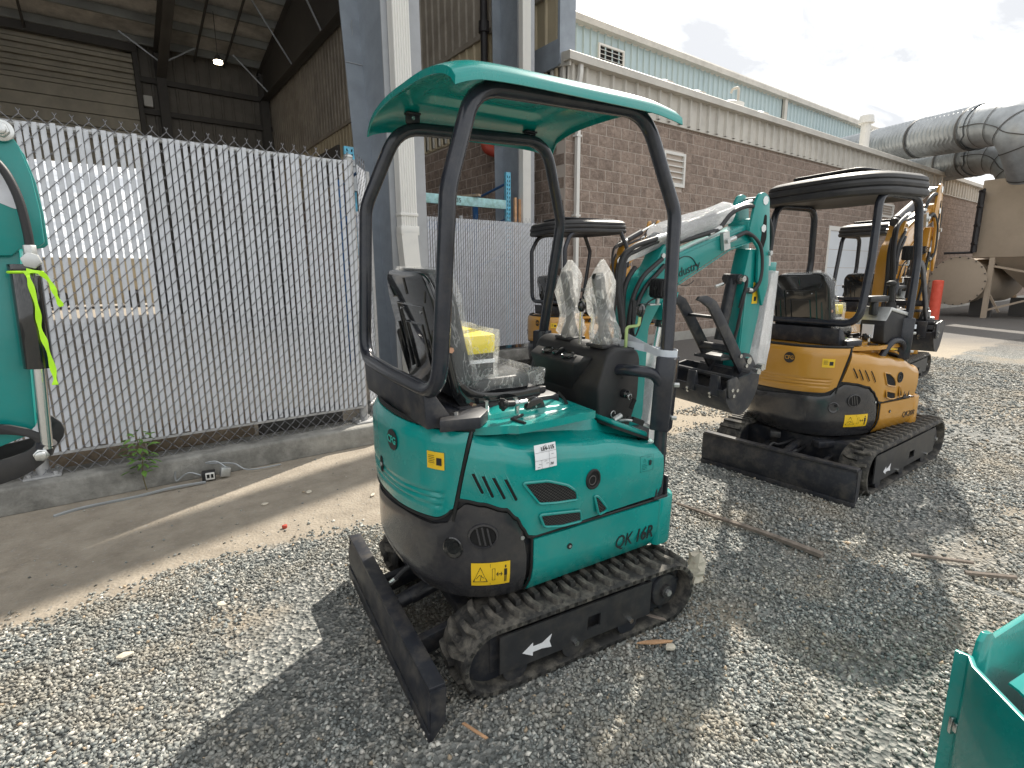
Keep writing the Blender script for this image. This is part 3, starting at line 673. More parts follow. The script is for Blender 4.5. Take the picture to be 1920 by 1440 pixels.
b = MB(); b.cyl(-dvx*.05, dvx*.0, .84, n=40); o_ = b.build('end_cover', M['tan'], dr, bevel=.008)
a_ = Vector((0, 0, 1)); s_ = dvx.cross(a_)
for k in range(20):
    q = (a_*math.cos(k*math.pi/10)+s_*math.sin(k*math.pi/10))*.81; b = MB(); b.cyl(q-dvx*.09, q-dvx*.04, .022, n=6); b.build('bolt', M['rafter'], o_)
b = MB(); b.bb(.6, .8, -.9, -.3, -1.24, -.6); b.bb(2.0, 2.2, -1.8, -1.1, -1.24, -.6); b.build('stand', M['rafter'], dr, each=True)
duct('large_duct', [(28.9, 12.85, 7.13), (23.56, 5.96, 6.19), (23.0, 5.27, 6.08), (22.6, 4.8, 5.8), (22.5, 4.5, 5.3), (23.0, 4.3, 4.5)], .66, 'big spiral galvanised duct running over the roof to the tan collector, the upper one', (.40, .70, .985))
duct('lower_duct', [(31.65, 12.6, 6.27), (26.2, 6.5, 5.70), (25.65, 5.86, 5.6), (25.25, 5.35, 5.3), (25.0, 5.04, 4.85), (25.0, 4.9, 4.4)], .66, 'second galvanised duct just below and behind the upper one', (.55, .82, .97))
t = empty('red_bollard', (22.1, 6.07, 0)); tag(t, 'orange red bollard post standing alone by the tan tank', 'bollard')
b = MB(); b.cyl((0, 0, 0), (0, 0, 1.26), .155, n=24); b.build('post', M['bollard'], t); b = MB(); b.ball((0, 0, 1.255), .155, 8, (1, 1, .28)); b.build('cap', M['bollard'], t)
# ------------------------------------------------------------------ open hall on the left
hall = empty('open_hall', (WX, 28.0, 0)); tag(hall, 'dark open steel framed hall with ribbed walls behind the slatted fences', 'building')
HO = (-WX, -28.0, 0)
def HB_(b, name, m, **k): return b.build(name, m, hall, loc=HO, **k)
roofz = lambda y: 10.75+.19*(28-y)
b = ribs(MB(), WY+.15, 28, 4.62, 6.42, WX-.03, .30, .035, axis='y'); HB_(b, 'lower_siding', M['tanwall'], ang=15, fix=False)
b = ribs(MB(), WY+.15, 28, 6.50, 13.0, WX-.03, .30, .035, axis='y'); HB_(b, 'upper_siding', M['brownwall'], ang=15, fix=False)
b = MB(); b.bb(WX-.10, WX+.0, WY+.2, 28, 6.40, 6.50); HB_(b, 'wall_trim', M['brownwall'], smooth=False)
b = MB(); b.bb(WX-.028, WX+.25, WY+.12, 28.2, 4.6, 15); HB_(b, 'side_wall', M['tanwall'], smooth=False)
b = MB(); b.bb(WX-.10, WX+.02, WY+.1, WY+1.1, 5.18, 5.62); HB_(b, 'corner_fascia', M['bluegrey'], smooth=False)
b = MB(); b.bb(WX-.11, WX+.26, WY+.06, WY+.12, 5.2, 15); HB_(b, 'corner_trim', M['bluegrey'], smooth=False)
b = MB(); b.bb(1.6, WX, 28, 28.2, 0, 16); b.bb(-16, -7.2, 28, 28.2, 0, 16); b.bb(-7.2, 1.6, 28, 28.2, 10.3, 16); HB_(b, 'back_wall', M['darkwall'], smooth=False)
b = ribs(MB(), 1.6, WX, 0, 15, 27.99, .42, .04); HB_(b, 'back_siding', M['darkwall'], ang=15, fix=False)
b = MB(); b.bb(-16.2, -16, 4, 28, 0, 16); b.bb(-16, -6.0, 5.4, 5.6, 0, 16); HB_(b, 'added_left_wall', M['darkwall'], smooth=False)  # unseen walls added to close the left end and keep the hall dark
for z in (7.0, 8.1, 9.3): b = MB(); b.bb(2.0, WX, 27.78, 27.94, z, z+.2); HB_(b, 'girt', M['rafter'], smooth=False)
b = MB(); b.add([(-16, 28, roofz(28)), (WX+.3, 28, roofz(28)), (WX+.3, 5.0, roofz(5)), (-16, 5.0, roofz(5)), (-16, 28, roofz(28)+.12), (WX+.3, 28, roofz(28)+.12), (WX+.3, 5.0, roofz(5)+.12), (-16, 5.0, roofz(5)+.12)], [[3, 2, 1, 0], [4, 5, 6, 7], [0, 1, 5, 4], [1, 2, 6, 5], [2, 3, 7, 6], [3, 0, 4, 7]])
HB_(b, 'roof', M['roofin'], smooth=False)
y = 27.4
while y > 6:
    z = roofz(y)-.02; b = MB(); b.bb(-16, WX-.1, y, y+.07, z-.30, z); b.bb(-16, WX-.1, y-.06, y, z-.30, z-.27); HB_(b, 'purlin', M['purlin'], smooth=False); y -= 1.5
b = MB(); b.obox((9.9, 8.0, 8.95), (5.6, .50, .35), (0, 0, R(15.6))); HB_(b, 'added_shade_beam', M['bluegrey'], smooth=False)  # invented beam above the view, added to cast the shadow band on the concrete
def rafter(x, zb0, zb1, w_=.17, y1=8.0):
    b = MB(); P = [(28, zb0), (y1, zb1), (y1, roofz(y1)-.33), (28, roofz(28)-.33)]
    b.prism(P, lambda a, b_, t: (t, a, b_), x-.012, x+.012)
    for (a0, c0), (a1, c1) in (((28, zb0), (y1, zb1)), ((28, roofz(28)-.345), (y1, roofz(y1)-.345))):
        b.add([(x-w_, a0, c0), (x+w_, a0, c0), (x+w_, a1, c1), (x-w_, a1, c1), (x-w_, a0, c0+.03), (x+w_, a0, c0+.03), (x+w_, a1, c1+.03), (x-w_, a1, c1+.03)], [[3, 2, 1, 0], [4, 5, 6, 7], [0, 1, 5, 4], [1, 2, 6, 5], [2, 3, 7, 6], [3, 0, 4, 7]])
    HB_(b, 'rafter', M['rafter'], smooth=False)
rafter(WX-.30, 9.3, 9.3)
rafter(2.85, 9.4, 13.8)
rafter(-4.6, 9.4, 13.8)
for x in (2.85, WX-.30, -7.3):
    b = MB(); b.bb(x-.17, x+.17, 27.55, 27.58, 0, 10.4); b.bb(x-.17, x+.17, 27.9, 27.93, 0, 10.4); b.bb(x-.012, x+.012, 27.58, 27.9, 0, 10.4); HB_(b, 'wall_column', M['rafter'], smooth=False)
b = MB()
for x, sg in ((2.85, 1), (2.85, -1), (WX-.3, -1)):
    for y in (26.8, 23, 19.5, 16.2, 13.0):
        zb = 9.3 if x > 5 else 9.4+(28-y)*.22; b.cyl((x, y, zb+.15), (x+sg*1.3, y, roofz(y)-.3), .035, n=4)
HB_(b, 'flange_brace', M['galv'], smooth=False, each=True)
b = MB()
for x in (4.1, 5.2, -1.2): b.tube([(x, 27.5, roofz(27.5)-.5), (x, 8, roofz(8)-.5)], .045, n=6)
HB_(b, 'sprinkler_pipe', M['rafter'], each=True)
# roll-up door, part raised
b = MB(); b.bb(1.95, 2.1, 27.5, 28, 0, 10.6); b.bb(-7.3, 2.1, 27.45, 27.6, 10.25, 10.6); dr_ = HB_(b, 'door_track', M['rafter'], smooth=False)
b = MB(); b.bb(-7.2, 1.94, 27.9, 27.95, 5.95, 10.3); b.build('door_backing', M['door'], dr_, smooth=False)
z = 5.95; k = 0
while z < 10.2:
    h = .46 if z < 8.7 else .20
    b = MB(); b.bb(-7.2, 1.94, 27.72+(0 if z < 8.7 else .1*(k % 2)), 27.78+(0 if z < 8.7 else .1*(k % 2)), z+.012, z+h-(.02 if z < 8.7 else .05)); b.build('door_slat', M['door'], dr_, smooth=False); z += h; k += 1
b = MB(); b.bb(2.15, 2.45, 27.6, 27.8, 8.35, 8.75); HB_(b, 'wall_panel_box', M['cream'], smooth=False)
b = MB(); b.bb(6.93, 7.01, 19.2, 21.6, 4.75, 5.95); HB_(b, 'door_header', M['rafter'], smooth=False)

t = empty('parked_trailer', (-.6, 36, 0)); tag(t, 'low dark vehicle shape beyond the hall door, seen between the slats', 'trailer')
b = MB(); b.bb(-3.5, 3.2, 0, 2.4, .2, 2.6); b.build('trailer_body', M['tanwall'], t, bevel=.05); b = MB()
for x in (-2.4, -1.4, 1.8): b.cyl((x, -.05, .48), (x, .3, .48), .48, n=18)
b.build('wheel', M['rubber'], t, each=True)
lamp = empty('high_bay_lamp', (4.36, 24.0, 9.35)); tag(lamp, 'small lit lamp hanging from the dark hall ceiling', 'lamp')
b = MB(); b.cyl((0, 0, .05), (0, 0, .25), .17, .06, n=20); b.cyl((0, 0, .2), (0, 0, 1.7), .012, n=6); b.build('lamp_shade', M['rafter'], lamp)
em = bpy.data.materials.new('lit lens'); em.use_nodes = True; p_ = em.node_tree.nodes['Principled BSDF']; p_.inputs['Emission Color'].default_value = (1, .86, .62, 1); p_.inputs['Emission Strength'].default_value = 14
b = MB(); b.cyl((0, 0, -.03), (0, 0, .05), .15, n=20); b.build('lens', em, lamp)

# tapered columns
def column(name, xc, y0, yin, z1, hw, label, ds):
    t = empty(name, (xc, y0, 0)); tag(t, label, 'column')
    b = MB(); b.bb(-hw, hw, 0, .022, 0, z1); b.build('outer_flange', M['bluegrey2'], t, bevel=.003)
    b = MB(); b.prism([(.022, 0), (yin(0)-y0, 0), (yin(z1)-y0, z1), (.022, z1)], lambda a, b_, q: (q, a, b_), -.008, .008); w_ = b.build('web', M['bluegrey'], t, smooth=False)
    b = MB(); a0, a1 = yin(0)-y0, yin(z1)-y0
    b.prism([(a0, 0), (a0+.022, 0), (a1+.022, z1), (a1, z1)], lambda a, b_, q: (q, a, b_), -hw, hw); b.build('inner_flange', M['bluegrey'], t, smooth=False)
    b = MB(); b.bb(-hw-.08, hw+.08, -.1, a0+.12, 0, .03); b.build('base_plate', M['bluegrey'], t, smooth=False)
    b = MB(); b.tube([(-hw-.002, yin(3.87)-y0-.002, 3.87), (-.012, yin(3.87)-y0-.002, 3.87)], .006, n=5); b.tube([(-.10+.006*math.sin(k*1.7), yin(4.2)-y0-.001, 4.05+k*.035) for k in range(9)], .004, n=4); b.build('weld_seam', M['bluegrey2'], t)
    # fluted downspout on the outer flange
    x0, x1 = ds; pr = []; n = 7
    for i in range(n):
        xa = x0+(x1-x0)*i/n; xb = x0+(x1-x0)*(i+1)/n; pr += [(xa+.002, -.125), (xa+(xb-xa)*.3, -.133), (xa+(xb-xa)*.7, -.133), (xb-.002, -.125)]
    poly = [(x0, -.02)]+pr+[(x1, -.02)]
    b = MB(); b.prism(poly, XY, 2.0, z1); d_ = b.build('downspout', M['cream'], t, ang=20)
    b = MB(); b.bb(x0-.01, x1+.01, -.145, -.018, 1.93, 2.02); b.bb(x0-.008, x1+.008, -.14, -.018, 2.12, 2.15); b.build('collar', M['cream'], d_, bevel=.004)
    rows = []
    for i, z in enumerate((1.95, 1.75, 1.6, 1.42, 1.2, .6, .15)):
        k = .012*((i*37 % 5)-2)/2; rows.append([(x0+.0+k, -.02, z), (x0+k*.5, -.15-k, z), ((x0+x1)/2+k, -.16+k, z), (x1+k, -.145, z), (x1, -.02, z)])
    b = MB(); b.grid(rows); b.build('dented_outlet', M['cream'], d_)
    return t
column('tapered_column', 2.67, 5.40, lambda z: 5.95+.115*z, 9.2, .21, 'large grey tapered steel column with cream downspout beside the near fence corner', (-.155, .03))
column('tapered_column', 6.26, 7.95, lambda z: 8.62+.012*z, 12, .18, 'slimmer grey steel column behind the far slatted fence', (-.18, .0))
b = MB(); b.bb(2.2, 3.15, 5.2, 6.25, -.1, .02); tag(b.build('column_footing', M['concrete'], bevel=.01), 'flat concrete pad under the large column', 'footing')

# standpipe with a red elbow
t = empty('standpipe', (6.78, 10.0, 4.1)); tag(t, 'black standpipe with red elbow on the hall side wall', 'pipe')
b = MB(); b.tube([(0, 0, .25), (0, 0, 6)], .075, n=12); b.cyl((0, 0, 2.25), (0, 0, 2.45), .11, n=12); b.cyl((0, 0, .2), (0, 0, .32), .10, n=12); b.build('pipe', M['black_pipe'], t)
b = MB(); b.tube(fillet([(0, 0, .25), (0, 0, .05), (.2, -.25, -.08)], .12), .11, n=12); b.build('elbow', M['red'], t)
b = MB(); b.cyl((.1, -.12, 0), (.25, -.35, -.1), .06, n=10); b.build('outlet', M['black_pipe'], t)

# pallet rack
rk = empty('pallet_rack', (5.86, 7.98, 0)); tag(rk, 'blue pallet rack with worn pale beam numbered 35', 'rack')
def upright(b, x, y, h, w_=.10):
    b.bb(x-w_/2, x+w_/2, y-.03, y+.03, 0, h)
b = MB(); upright(b, 0, 0, 3.28); u_ = b.build('upright', M['rackblue'], rk, bevel=.004)
b = MB()
for k in range(26):
    z = 1.5+k*.068
    for s_ in (-1, 1): b.obox((s_*.022, -.0315, z), (.012, .004, .036), (0, s_*.25, 0))
b.build('slots', M['dark'], u_, smooth=False)
b = MB(); upright(b, 0, 1.05, 3.05, .09); b.build('upright', M['rackdark'], rk)
b = MB(); upright(b, -2.6, 0, 3.28); b.build('upright', M['rackblue'], rk); b = MB(); upright(b, -2.6, 1.05, 3.05, .09); b.build('upright', M['rackdark'], rk)
b = MB(); b.bb(-2.55, -.05, -.025, .03, 2.66, 2.81); bm_ = b.build('beam', M['rackpale'], rk, bevel=.006)
text('beam_number', '35', .10, M['black_print'], bm_, frame((-1.02, -.027, 2.735), (1, 0, 0), (0, -1, 0)))
b = MB(); b.bb(-2.55, -.05, 1.02, 1.08, 2.35, 2.5); b.build('beam', M['rackdark'], rk, bevel=.006)
b = MB()
for z0, z1 in ((2.95, 3.1), (2.35, 2.5), (1.7, 1.9)): b.cyl((0, .03, z1), (0, 1.03, z0), .022, n=6); b.cyl((-2.6, .03, z1), (-2.6, 1.03, z0), .022, n=6)
b.build('cross_brace', M['rackdark'], rk, each=True)
b = MB(); b.obox((-.95, .45, 2.84), (.09, 1.25, .04), (0, 0, .5)); tag(b.build('plank', M['wood'], None, loc=(5.86, 7.98, 0)), 'loose plank lying across the pale rack beam', 'plank')
for k, (x, h, m_) in enumerate(((5.98, 2.86, 'wood2'), (6.06, 2.84, 'wood2'), (6.14, 2.88, 'galv'))):
    b = MB(); b.bb(-.022, .022, -.02, .02, 0, h); o_ = b.build('pole', M[m_], None, loc=(x, 7.90, 0), rot=(0, (k-1)*.006, 0))
    tag(o_, ['brown pole standing next to the rack upright', 'brown pole between its twin and the grey one', 'grey pole standing against the far column'][k], 'pole', 'poles standing behind the far fence')
t = empty('second_pallet_rack', (3.5, 9.2, 0)); tag(t, 'blue rack upright whose top peeks over the near fence', 'rack')
b = MB(); upright(b, 0, 0, 3.62, .17); upright(b, 2.0, .3, 2.4, .1); u_ = b.build('upright', M['rackblue'], t, bevel=.005, each=True)
b = MB()
for k in range(8):
    for s_ in (-1, 1): b.obox((s_*.04, -.032, 3.56-k*.075), (.02, .004, .04), (0, s_*.3, 0))
b.build('slots', M['dark'], u_, smooth=False)
b = MB(); b.cyl((0, -.12, 2.9), (0, -.12, 3.36), .09, .1, n=14); b.cyl((0, -.12, 3.28), (0, -.12, 3.38), .13, n=14); b.build('fitting', M['galv'], t, each=True)

# timbers lying behind the near fence, seen under the slats
for k, (x0, x1, y, z, m_) in enumerate(((-.9, .1, 5.25, .03, 'wood'), (.12, .95, 5.4, .06, 'wood'), (1.0, 1.75, 5.3, .03, 'rafter'))):
    b = MB(); b.bb(x0, x1, -.1, .1, 0, .22); tag(b.build('timber', M[m_], None, loc=(0, y, z), bevel=.006), ['pale timber under the left end of the near fence', 'weathered timber under the middle of the near fence', 'dark timber under the right end of the near fence'][k], 'timber')

# ------------------------------------------------------------------ small things on the ground
def weed():
    t = empty('weed', (.06, 4.52, 0)); tag(t, 'single leafy green weed growing out at the foot of the curb', 'weed')
    st = [(0, 0, 0), (-.012, 0, .12), (.0, -.01, .24), (-.01, -.01, .33), (-.015, -.02, .41)]
    b = MB(); b.tube(spline(st, 4), [.004-.0001*i for i in range(17)], n=5)
    rr = random.Random(4)
    for k in range(6):
        q = rr.uniform(.15, .4); a = rr.uniform(0, 6.28); b.tube([(-.008, 0, q), (-.008+math.cos(a)*.04, math.sin(a)*.03, q+.03)], .0016, n=4)
    b.build('stem', M['stem'], t)
    k = 0
    for i in range(54):
        h = .14+.30*(i/54); a = i*2.4; r0 = .012+rr.uniform(0, .06); L_ = rr.uniform(.045, .078); wd = L_*.46
        c_ = Vector((-.01+math.cos(a)*r0, -.008+math.sin(a)*r0*.8, h+rr.uniform(-.01, .02))); d = Vector((math.cos(a), math.sin(a), rr.uniform(-.5, .35))).normalized(); s_ = Vector((-math.sin(a), math.cos(a), rr.uniform(-.3, .3))).normalized(); n_ = d.cross(s_)
        b = MB(); P = [c_, c_+d*L_*.3+s_*wd*.5+n_*.003, c_+d*L_*.65+s_*wd*.42+n_*.002, c_+d*L_-n_*.006, c_+d*L_*.65-s_*wd*.42+n_*.002, c_+d*L_*.3-s_*wd*.5+n_*.003, c_+d*L_*.45-n_*.003]
        b.add(P, [[0, 1, 6], [1, 2, 6], [2, 3, 6], [3, 4, 6], [4, 5, 6], [5, 0, 6]]); b.build('leaf', M['leaf'], t, fix=False)
weed()
t = empty('outlet_box', (.46, 4.46, 0), (0, 0, R(-8))); tag(t, 'broken electrical outlet box with cables lying at the foot of the curb', 'outlet box')
b = MB(); b.bb(-.055, .035, -.03, .03, .01, .075); b.build('box', M['plastic'], t, bevel=.006)
b = MB(); b.bb(-.03, .03, -.036, -.030, .015, .07); f_ = b.build('face_plate', M['cream'], t, bevel=.003)
b = MB(); b.bb(-.022, -.004, -.039, -.035, .03, .058); b.bb(.006, .022, -.039, -.035, .03, .058); b.build('socket', M['dark'], f_, smooth=False)
b = MB(); b.obox((.10, 0, .05), (.07, .05, .07), (0, .2, .3)); b.build('plug', M['zinc'], t, bevel=.008)
for pts in ([(.12, 0, .07), (.05, .03, .13), (-.02, .05, .12), (.16, .05, .09), (.26, .02, .03), (.5, .05, .02)], [(-.06, 0, .05), (-.14, .01, .08), (-.22, .02, .03), (-.22, .02, .10)]):
    b = MB(); b.tube(spline(pts, 5), .006, n=6); b.build('cable', M['galv'], t)
b = MB(); b.tube(spline([(.42, 4.40, .012), (.2, 4.40, .02), (0, 4.40, .008), (-.3, 4.39, .01), (-.45, 4.35, .006)], 5), [.010]*21, n=5); tag(b.build('loose_cord', M['galv']), 'pale flattened cord lying on the concrete along the curb', 'cord')
def shard(name, m_, pts, th, loc, rot, label, cat):
    b = MB(); b.prism(pts, XY, 0, th); tag(b.build(name, M[m_], None, loc=loc, rot=rot, bevel=th*.2), label, cat)
b = MB(); b.tube(spline([(2.86, 2.02, .02), (2.86, 1.75, .028), (2.89, 1.45, .03), (2.91, 1.13, .022)], 5), [.008+.0008*i for i in range(16)], n=5); tag(b.build('branch', M['grey_wood']), 'long thin grey stick lying on gravel between the teal and nearest orange machine', 'stick')
b = MB(); b.tube([(3.3, .62, .02), (3.42, .45, .03)], .012, n=5); b.tube([(3.30, .85, .02), (3.44, .62, .025)], .010, n=5); tag(b.build('twigs', M['grey_wood']), 'two short twigs lying on gravel right of the long stick', 'twigs')
def ragged(n, r, rr): return [(math.cos(6.283*i/n)*r[0]*rr.uniform(.7, 1.15), math.sin(6.283*i/n)*r[1]*rr.uniform(.7, 1.15)) for i in range(n)]
rr_ = random.Random(5)
b = MB(); rows = []
for j in range(9):
    z = j/8; rows.append([((1-z*.35)*(.05*math.cos(6.283*i/9)+rr_.uniform(-.014, .014)), (1-z*.3)*(.045*math.sin(6.283*i/9)+rr_.uniform(-.014, .014)), z*.14+rr_.uniform(-.012, .012)+(.03 if i % 3 == 0 and j == 8 else 0)) for i in range(9)])
b.grid(rows, closed=True, cap=True); tag(b.build('wood_stump', M['paperwhite'], None, loc=(2.19, 1.42, 0), ang=10), 'small splintered pale wood stump in front of the track', 'stump')
shard('wood_splinter', 'wood2', [(-.08, 0), (-.02, -.010), (.07, -.006), (.08, .003), (.02, .012), (-.04, .010)], .008, (1.62, 1.215, .028), (0, .06, R(-28)), 'orange brown wood splinter on gravel beside the near track', 'splinter')
shard('pale_stone', 'paperwhite', ragged(8, (.026, .018), rr_), .012, (1.655, 1.165, .02), (0, .05, 0), 'flat cream stone touching the wood splinter', 'stone')
shard('bark_chip', 'grey_wood', [(-.07, 0), (0, -.010), (.06, -.004), (.05, .008), (-.02, .012)], .006, (1.75, 1.33, .028), (0, 0, R(-62)), 'grey bark chip lying close to the near track', 'chip')
shard('wood_sliver', 'wood2', [(-.05, -.004), (.05, -.006), (.055, .004), (-.045, .006)], .006, (.80, 1.30, .022), (0, .05, R(-70)), 'thin brown sliver of wood by the blade corner', 'sliver')
for k, (x, y, r1, r2) in enumerate(((.68, 3.72, .022, .015), (.98, 3.75, .030, .018), (.25, 2.60, .026, .018), (-.12, 2.45, .03, .02), (1.32, 3.42, .03, .012))):
    shard('paper_scrap', 'paperwhite', ragged(9, (r1, r2), rr_), .008, (x, y, .004 if y > 3 else .02), (.05, 0, k), ['white scrap on the concrete, left one of the pair by the shadow edge', 'white scrap on the concrete, right one of the pair by the shadow edge', 'flat pale scrap on gravel near the sandy patch', 'flat pale scrap on gravel nearest the left edge', 'flat whitish scrap at the edge of concrete and gravel'][k], 'scrap')
shard('brick_bit', 'red', ragged(7, (.018, .016), rr_), .02, (.70, 3.28, .0), (0, 0, 0), 'small reddish brick fragment on the sunlit concrete', 'brick bit')
# ------------------------------------------------------------------ mini excavators (x forward, y left, z up)
def plan(s, w_, a, uf, n=2.4):
    """outline of the house seen from above: s=-1 right front, 0 middle of the tail, 1 left front"""
    sg = -1 if s < 0 else 1; k = min(1, abs(s))
    if k >= .5: return ((k-.5)/.5*uf, sg*w_)
    th = k*math.pi
    return (-a*max(0, math.cos(th))**(2/n), sg*w_*max(0, math.sin(th))**(2/n))
class Shape:
    def __init__(s, w_, a, uf): s.w, s.a, s.uf = w_, a, uf
    def nrm(s, q):
        e = .004; x0, y0 = plan(max(-1, q-e), s.w, s.a, s.uf); x1, y1 = plan(min(1, q+e), s.w, s.a, s.uf)
        v = Vector((-(y1-y0), x1-x0, 0)).normalized(); x, y = plan(q, s.w, s.a, s.uf)
        if v.x*(x-.1)+v.y*y < 0: v = -v
        return v
    def S(s, q, z, off=0):
        x, y = plan(q, s.w, s.a, s.uf); n = s.nrm(q); ins = 0
        if z < .45: ins += .05*((.45-z)/.13)**2
        if z > .93 and abs(q) < .45: ins += .03*((z-.93)/.07)**2
        return Vector((x, y, z))+n*(off-ins)
    def fr(s, q, z, off=.002, flip=True):
        p = s.S(q, z, off); t = (s.S(q-.01, z)-s.S(q+.01, z)).normalized(); n = s.nrm(q)
        return frame(p, t, n)
def patch(fn, nu, nv, rim, name, material, parent, loc, rot, **k):
    """fn(i/nu, j/nv) -> (point, inward vector); outer skin plus a folded rim"""
    b = MB(); G = [[fn(i/nu, j/nv) for j in range(nv+1)] for i in range(nu+1)]
    b.grid([[p for p, n in r] for r in G])
    loop = [G[i][0] for i in range(nu+1)]+[G[nu][j] for j in range(1, nv+1)]+[G[i][nv] for i in range(nu-1, -1, -1)]+[G[0][j] for j in range(nv-1, 0, -1)]
    L_ = [(p, p+n*rim) for p, n in loop]; m = len(L_)
    b.add([q for pr in L_ for q in pr], [[2*i, 2*((i+1) % m), 2*((i+1) % m)+1, 2*i+1] for i in range(m)])
    return b.build(name, material, parent, loc=loc, rot=rot, ang=40, **k)
def lerp(a, b_, t): return a+(b_-a)*t
def interp(x, tab):
    if x <= tab[0][0]: return tab[0][1]
    for (a, c), (b_, d) in zip(tab, tab[1:]):
        if x <= b_: t = (x-a)/(b_-a); t = t*t*(3-2*t); return c+(d-c)*t
    return tab[-1][1]

def excavator(kind, loc, heading, roll, swing):
    teal = kind == 'teal'
    P = dict(w=.46, a=.395, uf=.63, paint=M['teal'], boom=M['teal_boom'], bu=-.455, bh=.19, bw=.56, tu0=-.315, tu1=.815, tv=(.30, .50), th=.285) if teal else \
        dict(w=.48, a=.57, uf=.43, paint=M['orange'], boom=M['orange'], bu=-.88, bh=.25, bw=.565, tu0=-.71, tu1=.88, tv=(.37, .56), th=.33)
    root = empty('mini_excavator', loc, (0, 0, 0)); root.rotation_euler = (Matrix.Rotation(R(heading), 3, 'Z')@Matrix.Rotation(R(roll), 3, 'X')).to_euler()
    HL = (-.03*math.sin(R(swing)), .03*math.cos(R(swing)), 0) if teal else (0, .09, 0); HR = (0, 0, R(swing))
    HM = Matrix.Translation(HL)@Matrix.Rotation(R(swing), 4, 'Z')
    HS = None
    def hb(b, name, m, **k): return b.build(name, M[m] if isinstance(m, str) else m, root, loc=HL, rot=HR, sc=HS, **k)
    def sub(b, name, m, parent, **k): return b.build(name, M[m] if isinstance(m, str) else m, parent, **k)      # child in parent's (already turned) space
    def txt(name, body, size, m, parent, mtx, **k): return text(name, body, size, M[m], parent, mtx, **k)
    Sh = Shape(P['w'], P['a'], P['uf']); w_, a, uf = P['w'], P['a'], P['uf']
    paint = P['paint']
    # ---------------- undercarriage
    u0, u1, (v0, v1), th = P['tu0'], P['tu1'], P['tv'], P['th']; rr = th/2-.012
    zc = th/2
    def belt(n=120, r=rr):
        Ls = (u1-rr-.012)-(u0+rr+.012); per = 2*Ls+2*math.pi*r; pts = []
        for i in range(n):
            s_ = per*i/n
            if s_ < Ls: p = (u0+rr+.012+s_, zc+r, 0)
            elif s_ < Ls+math.pi*r: t = (s_-Ls)/r; p = (u1-rr-.012+r*math.sin(t), zc+r*math.cos(t), t)
            elif s_ < 2*Ls+math.pi*r: p = (u1-rr-.012-(s_-Ls-math.pi*r), zc-r, math.pi)
            else: t = (s_-2*Ls-math.pi*r)/r; p = (u0+rr+.012-r*math.sin(t), zc-r*math.cos(t), math.pi+t)
            sag = 0
            pts.append(p)
        return pts
    for sd in (-1, 1):
        vin, vout = v0, v1
        outp = belt(96); rows = []
        for (x, z, t) in outp:
            nx, nz = math.sin(t), math.cos(t)
            rows.append([(x+nx*d, sd*v, z+nz*d) for v, d in ((vin, -.014), (vin, .002), (vin+.012, .008), (vout-.012, .008), (vout, .002), (vout, -.014), (vout-.02, -.018), (vin+.02, -.018))])
        b = MB(); rows.append(rows[0]); b.grid(rows, closed=True); tr = b.build('track', M['rubber'], root, ang=40)
        N = 30 if teal else 38; lug = MB()
        lw = (vout-vin)*.53
        lug.add([(-.012, 0, 0), (.016, 0, 0), (.016, lw*.55, 0), (.034, lw, 0), (.006, lw, 0), (-.012, lw*.55, 0), (-.009, .004, .024), (.012, .004, .024), (.012, lw*.55, .024), (.030, lw-.006, .020), (.010, lw-.006, .020), (-.009, lw*.55, .024)],
                [[5, 4, 3, 2, 1, 0], [6, 7, 8, 9, 10, 11], [0, 1, 7, 6], [1, 2, 8, 7], [2, 3, 9, 8], [3, 4, 10, 9], [4, 5, 11, 10], [5, 0, 6, 11]])
        lm_ = lug.mesh('tread_lug', M['rubber'], ang=20)
        if not (teal or sd < 0): N = 0
        seq = belt(N*2) if N else []
        allb = MB()
        for i, (x, z, t) in enumerate(seq):
            o = link('tread_lug', lm_, tr); ys = 1 if i % 2 else -1
            base = Vector((x+math.sin(t)*.006, sd*(vin+vout)/2, z+math.cos(t)*.006))
            X = Vector((math.cos(t), 0, -math.sin(t))); Z = Vector((math.sin(t), 0, math.cos(t))); Y = Z.cross(X)*ys
            if ys < 0: X = X
            m3 = Matrix((X, Y, Z)).transposed(); off = -Y*(.02*(vout-vin)/.2)
            o.matrix_local = Matrix.Translation(base+off)@m3.to_4x4()
        if not N:
            for (x, z, t) in belt(60): allb.obox((x+math.sin(t)*.014, sd*(vin+vout)/2, z+math.cos(t)*.014), (.028, (vout-vin)*.95, .02), (0, t, 0))
            tag(allb.build('tread_lugs', M['rubber'], tr, smooth=False), kind='stuff')
        # grooves pressed into the outer rim of the belt
        if sd < 0 and teal:
            b = MB()
            for (x, z, t) in belt(60):
                for dd in (-.006, 0, .006): b.obox((x-math.sin(t)*.004+math.cos(t)*dd, sd*(vout+.0008), z-math.cos(t)*.004-math.sin(t)*dd), (.002, .002, .014), (0, t, 0))
            tag(b.build('rim_grooves', M['seal'], tr, smooth=False), kind='stuff')
        # frame, side plate, idlers
        b = MB(); b.bb(u0+.13, u1-.17, min(sd*(v0+.05), sd*(v1-.05)), max(sd*(v0+.05), sd*(v1-.05)), .06, th-.05); b.build('track_frame', M['steel_black'], root, bevel=.008)
        ua, ub = u0+.15, u1-.27
        pl = MB(); y_ = sd*(v1-.004)
        hx0, hx1 = lerp(ua, ub, .55), lerp(ua, ub, .64)
        z0_, z1_ = .085, th-.045
        zz = lambda u: 0
        pl.prism([(ua, z0_+.0), (ua, z1_-.0), (hx0, z1_), (hx0, z0_)], lambda p, q, t: (p, t, q), y_-sd*.008, y_); pl.prism([(hx1, z0_), (hx1, z1_), (ub, z1_), (ub, z0_)], lambda p, q, t: (p, t, q), y_-sd*.008, y_)
